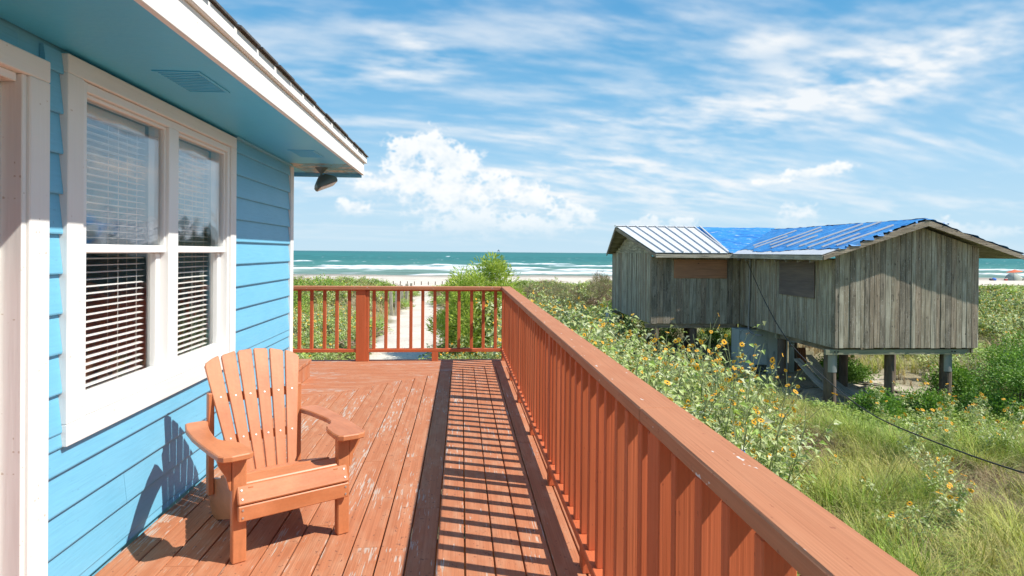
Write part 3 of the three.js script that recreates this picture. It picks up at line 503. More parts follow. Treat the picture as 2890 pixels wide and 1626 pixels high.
// ------------------------------------------------------------------ the abandoned house on stilts
const GY = -2.5;
{
  const r = rng(505), h = thing('stilt_house', 'weathered grey wooden house on stilts with blue tarp on its roof', 'house', 0, 0, 0);
  const X0 = 9.27, X1 = 13.07, ZA = 15.12, ZB = 26, FL = -0.9, RX = 11.44, RY = 2.3, EX = 8.76, EY = 1.405, pitch = (RY - EY) / (RX - EX);
  const roofAt = (x) => RY - Math.abs(x - RX) * pitch - 0.14;
  const tone = () => M.grey[Math.min(3, Math.floor(r() * 4))];
  // gable wall, board by board
  for (let x = X0; x < X1 - 0.01;) {
    const w = range(r, 0.1, 0.16), xe = Math.min(X1, x + w), a = x + 0.005, b = xe - 0.005, o = range(r, 0, 0.016);
    if (b - a > 0.02) { const y = FL - range(r, -0.01, 0.015), pts = [[a, y], [b, y], [b, roofAt(b)]]; if (a < RX && b > RX) pts.push([RX, roofAt(RX)]); pts.push([a, roofAt(a)]); mesh('wall_board', slab(pts, 'xy', ZA - 0.012 + o, ZA + 0.02, 'y', r() * 2.6, r(), 0.002), tone(), h); }
    x = xe;
  }
  // long side wall, narrow ribs
  for (let z = ZA + 0.022; z < 20.49;) {
    const w = range(r, 0.105, 0.13), ze = Math.min(20.5, z + w), o = range(r, 0, 0.014);
    mesh('wall_board', slab([[z + 0.006, FL - range(r, 0, 0.012)], [ze - 0.006, FL - 0.004], [ze - 0.006, 1.3], [z + 0.006, 1.3]], 'zy', X0 - 0.012 + o, X0 + 0.02, 'y', r() * 2.6, r(), 0.002), r() < 0.7 ? M.grey[2] : tone(), h); z = ze;
  }
  // wing: front wall of wide boards, then the end wall
  for (let x = 6.235; x < X0 - 0.02;) {
    const w = range(r, 0.16, 0.26), xe = Math.min(X0 - 0.014, x + w), o = range(r, 0, 0.01);
    mesh('wall_board', slab([[x + 0.003, FL + range(r, -0.01, 0.02)], [xe - 0.003, FL + range(r, -0.01, 0.02)], [xe - 0.003, 1.3], [x + 0.003, 1.3]], 'xy', 20.5 - 0.012 + o, 20.52, 'y', r() * 2.6, r(), 0.002), tone(), h); x = xe;
  }
  for (let z = 20.522; z < 25.9;) {
    const w = range(r, 0.12, 0.16), ze = Math.min(25.9, z + w), o = range(r, 0, 0.012);
    mesh('wall_board', slab([[z + 0.004, FL], [ze - 0.004, FL], [ze - 0.004, 1.42], [z + 0.004, 1.42]], 'zy', 6.235 - 0.012 + o, 6.255, 'y', r() * 2.6, r(), 0.002), r() < 0.6 ? M.grey[2] : tone(), h); z = ze;
  }
  // shingled triangle above the wing's end wall
  for (let k = 0; k < 8; k++) {
    const y0 = 1.425 + k * 0.105, half = Math.max(0, (2.2 - y0) / 0.336); if (half < 0.15) break;
    for (let z = 22.95 - half; z < 22.95 + half - 0.1;) { const w = range(r, 0.24, 0.5), e = Math.min(22.95 + half, z + w); mesh('gable_shingle', slab([[z + 0.003, y0], [e - 0.003, y0 - range(r, 0, 0.008)], [e - 0.003, y0 + 0.1], [z + 0.003, y0 + 0.1]], 'zy', 6.215 + range(r, 0, 0.012), 6.25, 'z', r(), r()), M.grey[2], h); z = e; }
  }
  // back walls close the volume; the floor carries it
  mesh('back_wall', bx(X0 + 0.03, X1, FL, 1.3, ZB - 0.05, ZB, 0.002, 'y'), M.grey[1], h);
  mesh('back_wall', bx(6.26, X0 + 0.029, FL, 1.3, 25.85, 25.9, 0.002, 'y'), M.grey[1], h);
  mesh('side_wall', bx(X1 - 0.04, X1, FL, 1.3, ZA + 0.021, ZB - 0.051, 0.002, 'y'), M.grey[1], h);
  mesh('floor', bx(X0 + 0.021, X1 - 0.041, FL, FL + 0.06, ZA + 0.021, ZB - 0.051, 0.002), M.grey[1], h);
  mesh('floor', bx(6.256, X0 + 0.02, FL, FL + 0.06, 20.521, 25.84, 0.002), M.grey[1], h);
  // floor beams
  const beam = mesh('floor_beam', slab([[9.07, -0.945], [12.86, -0.945], [12.74, -1.07], [9.07, -1.07]], 'xy', 15.16, 15.23, 'x'), M.greenBeam, h);
  for (const x of [9.3, 9.38, 12.4, 12.48]) mesh('bolt', new THREE.CylinderGeometry(0.018, 0.018, 0.02, 8).rotateX(Math.PI / 2), M.dark, beam, x, -1.0, -15.155);
  mesh('floor_beam', bx(9.3, 12.95, -1.07, FL - 0.002, 18.1, 18.2), M.greenBeam, h); mesh('floor_beam', bx(9.3, 12.95, -1.07, FL - 0.002, 20.6, 20.7), M.greenBeam, h);
  mesh('floor_beam', bx(6.07, 9.15, -1.04, -0.905, 20.56, 20.64), M.grey[3], h); mesh('floor_beam', bx(6.07, 9.15, -1.04, -0.905, 25.3, 25.38), M.grey[1], h);
  for (let x = 9.4; x < 13; x += 0.6) mesh('joist', bx(x, x + 0.05, FL - 0.155, FL - 0.002, 15.25, 18.09), M.grey[1], h);
  mesh('beam_end', bx(12.78, 12.96, -1.05, -0.93, 15.24, 15.3), M.grey[3], h);
  // stilts
  const pile = (x, z, d, top, cap) => {
    const n = 14, g = new THREE.CylinderGeometry(d / 2, d / 2 * 1.06, top - GY + 0.4, n, 6), p = g.attributes.position; for (let i = 0; i < p.count; i++) { const a = Math.atan2(p.getZ(i), p.getX(i)), k = 1 + 0.05 * Math.sin(a * 3 + x) + 0.02 * Math.sin(p.getY(i) * 5 + x); p.setX(i, p.getX(i) * k); p.setZ(i, p.getZ(i) * k); } g.computeVertexNormals();
    const m = mesh('stilt', grain(g, 'y', x, z), M.pile, h, x, (top + GY - 0.4) / 2, -z);
    if (cap) mesh('tin_band', new THREE.CylinderGeometry(d / 2 * 1.07, d / 2 * 1.08, 0.46, n, 1, true, -0.9, 1.9), M.tin, m, 0, (top - GY) / 2 - 0.1, 0);
  };
  for (const [x, z, d, c] of [[9.33, 15.4, 0.29, 1], [10.9, 15.4, 0.22, 0], [12.42, 15.4, 0.27, 1], [11.4, 18.15, 0.24, 0], [12.9, 18.15, 0.25, 0], [9.5, 18.15, 0.25, 0], [12.85, 20.65, 0.25, 0], [11.2, 20.65, 0.24, 0], [6.4, 20.6, 0.24, 0], [7.7, 20.6, 0.24, 0], [6.45, 25.3, 0.24, 0], [7.9, 25.3, 0.24, 0], [9.2, 25.3, 0.24, 0], [11.2, 25.3, 0.24, 0], [12.9, 25.3, 0.24, 0]]) pile(x, z, d, z > 15.5 ? -1.06 : -1.0, c);
  // boarded windows
  mesh('window_boarding', bx(6.99, 8.79, 0.61, 1.23, 20.462, 20.487, 0.003, 'x'), M.ply, h).userData.label = 'reddish plywood sheet over a window';
  mesh('window_boarding', bx(9.23, 9.256, 0.27, 1.25, 16.01, 17.85, 0.003, 'z'), M.plyGrey, h).userData.label = 'dark grey plywood sheet over a window';
  // conduit down the side wall with its elbow
  mesh('conduit', tubeGeo([[9.22, 1.3, -19.7], [9.22, 0.2, -19.72], [9.21, -0.75, -19.75], [9.2, -1.0, -19.7], [9.27, -1.12, -19.4], [9.4, -1.12, -19.2]], 0.028, 8, 40), M.conduit, h);
  mesh('insulator', new THREE.SphereGeometry(0.06, 10, 8), M.tin, h, 9.21, 1.24, -19.95);
  // ---- roofs: planes made of real sheets
  const quad = (pts, th, axis = 'z') => { const t = [], n = new THREE.Vector3().subVectors(new THREE.Vector3(...pts[1]), new THREE.Vector3(...pts[0])).cross(new THREE.Vector3().subVectors(new THREE.Vector3(...pts[2]), new THREE.Vector3(...pts[0]))).normalize().multiplyScalar(th); if (n.y > 0) n.negate(); const lo = pts.map((p) => [p[0] + n.x, p[1] + n.y, p[2] + n.z]), N = pts.length; for (let i = 1; i < N - 1; i++) { t.push(...pts[0], ...pts[i], ...pts[i + 1], ...lo[0], ...lo[i + 1], ...lo[i]); } for (let i = 0; i < N; i++) { const j = (i + 1) % N; t.push(...pts[i], ...lo[i], ...lo[j], ...pts[i], ...lo[j], ...pts[j]); } const g = new THREE.BufferGeometry(); g.setAttribute('position', new THREE.Float32BufferAttribute(t, 3)); g.computeVertexNormals(); return grain(g, axis); };
  const WZ = 22.93, WY = 2.37, wp = (WY - 1.41) / (WZ - 19.95);
  const wingY = (z) => WY - Math.abs(z - WZ) * wp, mainY = (x) => RY - Math.abs(x - RX) * pitch;
  mesh('roof', quad([[EX, EY, -14.8], [RX, RY, -14.8], [RX, RY, -(ZB + 0.3)], [EX, EY, -(ZB + 0.3)]], 0.05), M.grey[1], h);
  mesh('roof', quad([[RX, RY, -14.8], [14.12, mainY(14.12), -14.8], [14.12, mainY(14.12), -(ZB + 0.3)], [RX, RY, -(ZB + 0.3)]], 0.05), M.grey[1], h);
  mesh('roof', quad([[5.66, WY, -WZ], [6.23, 1.41, -19.95], [8.76, 1.41, -19.95], [11.4, WY, -WZ]], 0.04, 'x'), M.grey[1], h);
  mesh('roof', quad([[5.66, WY, -WZ], [11.4, WY, -WZ], [9, 1.41, -25.95], [6.05, 1.41, -25.95]], 0.04, 'x'), M.grey[1], h);
  // standing seam sheets on the wing
  const nS = 8; for (let k = 0; k < nS; k++) {
    const a0 = lerp(5.63, 8.56, k / nS), a1 = lerp(5.63, 8.56, (k + 1) / nS) - 0.006, b0 = lerp(6.2, 8.6, k / nS), b1 = lerp(6.2, 8.6, (k + 1) / nS) - 0.006, L = 0.045;
    const s = mesh('metal_sheet', quad([[a0, WY + L, -WZ], [b0, 1.41 + L, -19.92], [b1, 1.41 + L, -19.92], [a1, WY + L, -WZ]], 0.02), M.metal, h);
    const e = quad([[a1 - 0.012, WY + L + 0.045, -WZ], [b1 - 0.012, 1.41 + L + 0.045, -19.91], [b1 + 0.02, 1.41 + L + 0.045, -19.91], [a1 + 0.02, WY + L + 0.045, -WZ]], 0.045); mesh('seam', e, M.metal, s);
  }
  mesh('ridge_cap', mergeGeometries([quad([[5.6, WY + 0.075, -WZ], [8.6, WY + 0.075, -WZ], [8.6, WY + 0.045, -WZ + 0.13], [5.6, WY + 0.045, -WZ + 0.13]], 0.012), quad([[5.6, WY + 0.075, -WZ], [8.6, WY + 0.075, -WZ], [8.6, WY + 0.045, -WZ - 0.13], [5.6, WY + 0.045, -WZ - 0.13]], 0.012)]), M.metal, h);
  // the tarp: a wrinkled sheet over the rest, with strips of wood nailed through it
  const sheet = (P, nu, nv, lift, amp, seed) => {   // P(s, t) -> [x, y, depth]
    const pos = [], idx = [], wr = (s, t) => { const p = P(s, t), q = amp * (0.6 * n2(p[0] * 1.6 + seed, p[2] * 1.1) + 0.55 * n2b(p[0] * 3.3, p[2] * 4.6 + seed) + 0.35 * n2c(p[0] * 9, p[2] * 7)); return [p[0] + q * 0.2, p[1] + lift + q, -p[2]]; };
    for (let j = 0; j <= nv; j++) for (let i = 0; i <= nu; i++) pos.push(...wr(i / nu, j / nv));
    for (let j = 0; j < nv; j++) for (let i = 0; i < nu; i++) { const a = j * (nu + 1) + i, b = a + 1, c = a + nu + 1, d = c + 1; idx.push(a, b, d, a, d, c); }
    const g = new THREE.BufferGeometry(); g.setAttribute('position', new THREE.Float32BufferAttribute(pos, 3)); g.setIndex(idx); g.computeVertexNormals();
    const uv = []; for (let i = 0; i < pos.length; i += 3) uv.push(pos[i], pos[i + 2]); g.setAttribute('uv', new THREE.Float32BufferAttribute(uv, 2)); return g;
  };
  const ragged = (t, s = 0) => 0.09 * n2(t * 9 + s, s) + 0.05 * n2b(t * 31, s);
  const edgeL = (z) => EX + 0.28 + 0.1 * Math.sin(z * 1.3) + ragged(z * 0.14, 3);
  const cover = [];
  cover.push(sheet((s, t) => { const z = lerp(14.83 + ragged(s, 8) * 0.9, 20.1, t), x = lerp(edgeL(z), RX + 0.02, s); return [x, mainY(x), z]; }, 40, 60, 0.045, 0.018, 1));
  cover.push(sheet((s, t) => { const z = lerp(20.1, ZB + 0.3, t), v = clamp(EX + 0.28 + (z - 20.1) * 0.95, EX, RX - 0.05), x = lerp(v, RX + 0.02, s); return [x, mainY(x), z]; }, 30, 40, 0.045, 0.016, 2));
  cover.push(sheet((s, t) => { const z = lerp(19.97 + ragged(s, 5) * 0.5, WZ + 0.05, t), x1 = EX + 0.2 + (z - 19.97) * 0.93, x0 = 8.57; return [lerp(x0, Math.max(x0 + 0.05, x1), s), wingY(z), z]; }, 30, 34, 0.05, 0.016, 3));
  cover.push(sheet((s, t) => { const z = lerp(14.83 + ragged(s, 18) * 0.9, ZB + 0.2, t), x = lerp(RX - 0.02, 14.1 + ragged(t * 3, 9), s); return [x, mainY(x), z]; }, 26, 70, 0.05, 0.018, 4));
  const tarp = mesh('roof_tarp', mergeGeometries(cover), M.tarp, h); tag(tarp, 'torn bright blue tarp nailed over the roof');
  for (let k = 0; k < 9; k++) { const z = 15.0 + k * 0.62 + range(r, -0.1, 0.1), xa = EX + range(r, 0.35, 0.7), xb = RX - range(r, 0.1, 0.9), L = 0.095; if (k % 3 === 1) { const xm = lerp(xa, xb, 0.55); mesh('batten', quad([[xa, mainY(xa) + L, -z], [xm, mainY(xm) + L, -z - 0.1], [xm, mainY(xm) + L, -z - 0.15], [xa, mainY(xa) + L, -z - 0.05]], 0.03, 'x'), M.batten, h); } else mesh('batten', quad([[xa, mainY(xa) + L, -z], [xb, mainY(xb) + L, -z - 0.15], [xb, mainY(xb) + L, -z - 0.2], [xa, mainY(xa) + L, -z - 0.05]], 0.03, 'x'), M.batten, h); }
  mesh('batten', quad([[8.62, 1.43 + 0.09, -20.05], [8.72, WY + 0.09, -WZ + 0.1], [8.77, WY + 0.09, -WZ + 0.1], [8.67, 1.43 + 0.09, -20.05]], 0.03, 'z'), M.batten, h);
  // loose tarp shreds along the front edge
  for (let k = 0; k < 9; k++) { const x = RX - 0.3 + range(r, -2.2, 1.2), L = range(r, 0.015, 0.06), w = range(r, 0.06, 0.3), y = mainY(x) + 0.07; const g = quad([[x, y, -14.79], [x + w, mainY(x + w) + 0.07, -14.79], [x + w * range(r, 0.6, 1.1), y - L * range(r, 0.4, 1), -14.75], [x + w * 0.2, y - L, -14.74]], 0.004, 'x'); mesh('tarp_shred', g, M.tarp, tarp); }
  // bare corrugated strip along the eave below the tarp
  for (let z = 14.82; z < 19.95; z += 0.3) mesh('eave_sheet', quad([[EX - 0.03, EY + 0.022, -z], [EX + 0.45, mainY(EX + 0.45) + 0.032, -z], [EX + 0.45, mainY(EX + 0.45) + 0.032, -(z + 0.292)], [EX - 0.03, EY + 0.022, -(z + 0.292)]], 0.014), M.metal, h);
  // rake and eave boards
  mesh('rake_board', slab([[EX, EY - 0.01], [RX, RY - 0.01], [RX, RY - 0.15], [EX, EY - 0.11]], 'xy', 14.765, 14.8, 'x'), M.grey[3], h);
  mesh('rake_board', slab([[RX + 0.003, RY - 0.01], [14.12, mainY(14.12) - 0.01], [14.12, mainY(14.12) - 0.11], [RX + 0.003, RY - 0.15]], 'xy', 14.765, 14.8, 'x', 0.7, 0.2), M.grey[3], h);
  mesh('eave_board', bx(EX - 0.03, EX, EY - 0.115, EY - 0.005, 14.802, 19.96, 0.002, 'z'), M.grey[2], h);
  mesh('eave_board', bx(6.2, EX - 0.032, 1.29, 1.40, 19.91, 19.945, 0.002, 'x'), M.grey[2], h);
  mesh('rake_board', quad([[5.63, WY, -WZ], [6.18, 1.405, -19.93], [6.18, 1.30, -19.93], [5.63, WY - 0.12, -WZ]], 0.03, 'z'), M.grey[3], h);
  mesh('rake_board', quad([[5.63, WY, -WZ], [6.02, 1.405, -25.97], [6.02, 1.30, -25.97], [5.63, WY - 0.12, -WZ]], 0.03, 'z'), M.grey[3], h);
  for (let z = 15.4; z < 20; z += 0.6) mesh('rafter_tail', slab([[EX + 0.01, EY - 0.13], [X0 - 0.015, 1.46], [X0 - 0.015, 1.36], [EX + 0.01, EY - 0.11 - 0.08]], 'xy', z, z + 0.04, 'x'), M.grey[1], h);
}
{ // block enclosure under the house
  const b = thing('block_enclosure', 'pale painted block shed under the stilt house with a small square vent', 'shed', 9.82, GY - 0.3, -20.75);
  const g = (x0, x1, y0, y1, a, c, m = M.block, n = 'wall') => mesh(n, bx(x0 - 9.82, x1 - 9.82, y0 - GY + 0.3, y1 - GY + 0.3, a - 20.75, c - 20.75, 0.004, 'x', x0, y0), m, b);
  g(9.0, 9.56, -2.8, -1.08, 20.0, 20.12); g(9.985, 10.66, -2.8, -1.08, 20.0, 20.12); g(9.561, 9.984, -2.8, -2.6, 20.0, 20.12); g(9.561, 9.984, -2.18, -1.08, 20.0, 20.12);
  g(9.0, 9.12, -2.8, -1.08, 20.121, 20.55); g(10.54, 10.66, -2.8, -1.08, 20.121, 20.55); g(9.121, 10.539, -2.8, -1.08, 20.4, 20.55, M.block, 'inner_wall'); g(9.0, 10.66, -1.079, -1.03, 20.0, 20.55, M.block, 'cover_slab');
  mesh('fan', new THREE.TorusGeometry(0.09, 0.025, 8, 18), M.tin, b, 9.8 - 9.82, -2.36 - GY + 0.3, 20.75 - 20.09);
  const p = thing('corrugated_panel', 'narrow pale panel beside the block shed under the stilt house', 'panel', 10.95, GY - 0.2, -20.3); mesh('sheet', bx(-0.09, 0.09, 0, 1.65, -0.02, 0.02), M.block, p);
  const q = thing('rusty_sheet', 'rusty corrugated sheet leaning behind the stilts', 'metal sheet', 11.55, GY - 0.05, -20.9, 0.1);
  for (let k = 0; k < 8; k++) mesh('rib', new THREE.CylinderGeometry(0.035, 0.035, 0.75, 8, 1).rotateX(-0.12), M.rust, q, k * 0.066 - 0.23, 0.41, 0);
}
{ // fallen service cable
  const c = mesh('service_cable', tubeGeo([[9.23, 1.18, -19.95], [8.71, -0.06, -17.5], [8.35, -0.81, -15.6], [8.02, -1.37, -13.2], [7.71, -1.56, -11.4], [7.25, -1.43, -9.2], [6.84, -1.21, -7.2], [6.5, -0.95, -6], [5.6, 0.2, -3.2], [2.5, 2.0, 1], [-1.3, 2.35, 3]], 0.0115, 6, 120), M.cable, scene); tag(c, 'sagging black service cable hanging from the stilt house wall', 'cable');
}

// ------------------------------------------------------------------ terrain, path, sea
const pathX = (Z) => { const P = [[8, -2.1, 1.4], [23, -2.15, 1.35], [35, -2.5, 1.45], [50, -3.1, 1.15], [65, -3.8, 0.9], [82, -4.6, 1.3], [92, -5, 6]]; let k = 0; while (k < P.length - 2 && Z > P[k + 1][0]) k++; const t = clamp((Z - P[k][0]) / (P[k + 1][0] - P[k][0])); return [lerp(P[k][1], P[k + 1][1], t), lerp(P[k][2], P[k + 1][2], t)]; };
const onPath = (x, Z) => { const [c, w] = pathX(Z); return Z > 8 && Z < 100 ? 1 - sstep(w * 0.85, w * 1.25, Math.abs(x - c + 0.35 * n2(Z * 0.21, 3))) : 0; };
function landY(x, Z) {
  let y = lerp(-2.5, -3.1, sstep(22, 70, Z)); y = lerp(y, -3.85, sstep(62, 92, Z)); y = lerp(y, -4.42, sstep(95, 158, Z)); y = lerp(y, -7, sstep(158, 230, Z));
  const dune = sstep(24, 44, Z) * (1 - sstep(60, 84, Z)), p = onPath(x, Z), near = 1 - sstep(1.2, 5, Math.abs(x - pathX(Z)[0]));
  y += dune * (1 - near) * (0.75 + 0.75 * n2(x * 0.07, Z * 0.07) + 0.3 * n2b(x * 0.25, Z * 0.25)) * (Z > 24 && Z < 84 ? 1 : 0);
  const nearHouse = Math.exp(-(((x - 11) / 5) ** 2) - (((Z - 18) / 6) ** 2));
  y += (1 - p) * (1 - sstep(88, 100, Z)) * (0.14 * n2(x * 0.22, Z * 0.22) + 0.05 * n2b(x * 0.9, Z * 0.9)) * (1 - 0.8 * nearHouse);
  y += 0.02 * n2c(x * 1.7, Z * 1.7) + 0.03 * n2(x * 0.4 + 9, Z * 0.4);
  return y;
}
{
  const xs = [], zs = [];
  for (let x = -26; x <= 44; x += 0.5) xs.push(x); for (let k = 1; k < 40; k++) { xs.push(44 + 0.5 * k + 0.35 * k * k); xs.unshift(-26 - 0.5 * k - 0.45 * k * k); } xs.push(900, 3500); xs.unshift(-1000, -3500);
  for (let z = -6; z < 40; z += 0.5) zs.push(z); for (let z = 40; z < 110; z += 1.2) zs.push(z); for (let z = 110; z <= 170; z += 1.5) zs.push(z); for (let z = 174; z <= 240; z += 6) zs.push(z); zs.unshift(-1500, -300, -60, -25, -12);
  const pos = [], col = [], uv = [], idx = [], nx = xs.length;
  for (const Z of zs) for (const x of xs) {
    pos.push(x, landY(x, Z), -Z); uv.push(x, Z);
    const p = Math.max(onPath(x, Z), sstep(84, 92, Z + 2.5 * n2(x * 0.13, 1))), under = Math.exp(-(((x - 11.6) / 2.6) ** 2) - (((Z - 18.2) / 3.2) ** 2)) * (0.6 + 0.6 * n2(x * 0.9, Z * 0.9)), bare = clamp(Math.max(p, under * 1.2)), wet = sstep(138, 156, Z + 3 * n2(x * 0.03, 5));
    const litter = clamp(0.5 + 0.5 * n2b(x * 0.6, Z * 0.6));
    let c = mix3(mix3([0.2, 0.19, 0.09], [0.3, 0.25, 0.15], litter), [0.7, 0.63, 0.53], bare); c = mix3(c, [0.36, 0.32, 0.265], wet * bare); if (Z > 96) c = mix3(c, [0.2, 0.155, 0.1], sstep(0.2, 0.55, n2b(x * 0.22, Z * 0.4)) * 0.6 * (Math.exp(-(((Z - 122 - 5 * n2(x * 0.025, 8)) / 1.6) ** 2)) + Math.exp(-(((Z - 136 - 4 * n2c(x * 0.03, 2)) / 1.4) ** 2)))); c = c.map((v) => v * (1 + 0.1 * n2c(x * 0.15, Z * 0.35) * sstep(90, 100, Z)));
    col.push(...c);
  }
  for (let j = 0; j < zs.length - 1; j++) for (let i = 0; i < nx - 1; i++) { const a = j * nx + i, b = a + 1, c = a + nx, d = c + 1; idx.push(a, b, d, a, d, c); }
  const g = new THREE.BufferGeometry(); g.setAttribute('position', new THREE.Float32BufferAttribute(pos, 3)); g.setAttribute('color', new THREE.Float32BufferAttribute(col, 3)); g.setAttribute('uv', new THREE.Float32BufferAttribute(uv, 2)); g.setIndex(idx); g.computeVertexNormals();
  const t = makeTexture(1024, 1024, 6, 6, (u, v) => { const a = tf(u, v, 10, 10, 5, 401), b = tf(u, v, 120, 120, 2, 405), d = sstep(0.72, 0.78, tf(u, v, 60, 60, 3, 409)); const k = 0.78 + 0.3 * a + 0.12 * (b - 0.5) - 0.28 * d; return [k, k * 0.985, k * 0.96, a * 0.6 + b * 0.4]; }, true);
  const m = mat(t, { roughness: 0.95, vertexColors: true }, 0.05);
  structure('ground', g, m);
}
{ // the sea: a fan of cells that grow with distance, wave rows and foam near the beach
  const SEA = -4.5, NX = 620, zr = [], pos = [], col = [], idx = [];
  for (let z = 146; z < 300; z += 1.1) zr.push(z); for (let z = 300; z < 700; z += 5) zr.push(z); for (let z = 700; z < 30000; z *= 1.14) zr.push(z); zr.push(30000);
  const rows = [[161, 0.9, 2.0], [169, 1.0, 2.2], [178, 0.75, 2.2], [190, 0.95, 2.6], [206, 0.5, 2.4], [226, 0.95, 3.4], [244, 0.4, 3], [272, 0.6, 4], [310, 0.4, 5], [360, 0.3, 6]];
  for (const Z of zr) for (let i = 0; i <= NX; i++) {
    const x = lerp(-0.62, 1.12, i / NX) * Z; let foam = 0, y = 0;
    for (const [zc, s, w] of rows) {
      const off = 5 * n2(x * 0.011, zc) + 2.5 * n2b(x * 0.04, zc), on = sstep(0.42 - s * 0.75, 0.72 - s * 0.6, n2c(x * 0.013, zc * 1.7) * 0.75 + n2(x * 0.05, zc) * 0.35), d = (Z - zc - off) / w;
      const crest = Math.exp(-d * d); y += crest * 0.45 * (0.4 + on);
      const lace = 0.55 + 0.7 * n2b(x * 0.16, Z * 0.5);
      foam = Math.max(foam, on * (sstep(0.35, 0.75, crest) * clamp(0.75 + lace * 0.5) + (d < 0 ? sstep(-3.2, -0.4, d) * clamp(lace * 0.75 - 0.05) : 0)));
    }
    if (Z > 230 && Z < 900) { const cap = n2(x * 0.05, Z * 0.09) * 0.6 + n2b(x * 0.16, Z * 0.25) * 0.5; foam = Math.max(foam, sstep(0.72, 0.84, cap) * 0.8); }
    if (Z < 700) y += 0.12 * n2(x * 0.07, Z * 0.16) + 0.05 * n2b(x * 0.3, Z * 0.5);
    const p = 0.5 + 0.5 * fbm(n2c, x * 0.004, Z * 0.016, 3);
    let c = mix3([0.16, 0.26, 0.21], [0.06, 0.215, 0.185], sstep(180, 300, Z + 30 * (p - 0.5))); c = mix3(c, [0.03, 0.175, 0.165], sstep(290, 520, Z + 120 * (p - 0.5))); c = mix3(c, [0.035, 0.16, 0.165], sstep(900, 3500, Z));
    c = c.map((v) => v * (0.86 + 0.28 * p) * (Z < 900 ? 0.92 + 0.2 * n2(x * 0.06, Z * 0.12) : 1)); c = mix3(c, [0.8, 0.82, 0.82], clamp(foam));
    pos.push(x, SEA + y * clamp((Z - 150) / 14) , -Z); col.push(...c);
  }
  for (let j = 0; j < zr.length - 1; j++) for (let i = 0; i < NX; i++) { const a = j * (NX + 1) + i, b = a + 1, c = a + NX + 1, d = c + 1; idx.push(a, b, d, a, d, c); }
  const g = new THREE.BufferGeometry(); g.setAttribute('position', new THREE.Float32BufferAttribute(pos, 3)); g.setAttribute('color', new THREE.Float32BufferAttribute(col, 3)); g.setIndex(idx); g.computeVertexNormals();
  structure('sea', g, new THREE.MeshPhysicalMaterial({ vertexColors: true, roughness: 0.55, specularIntensity: 0.25 }));
}

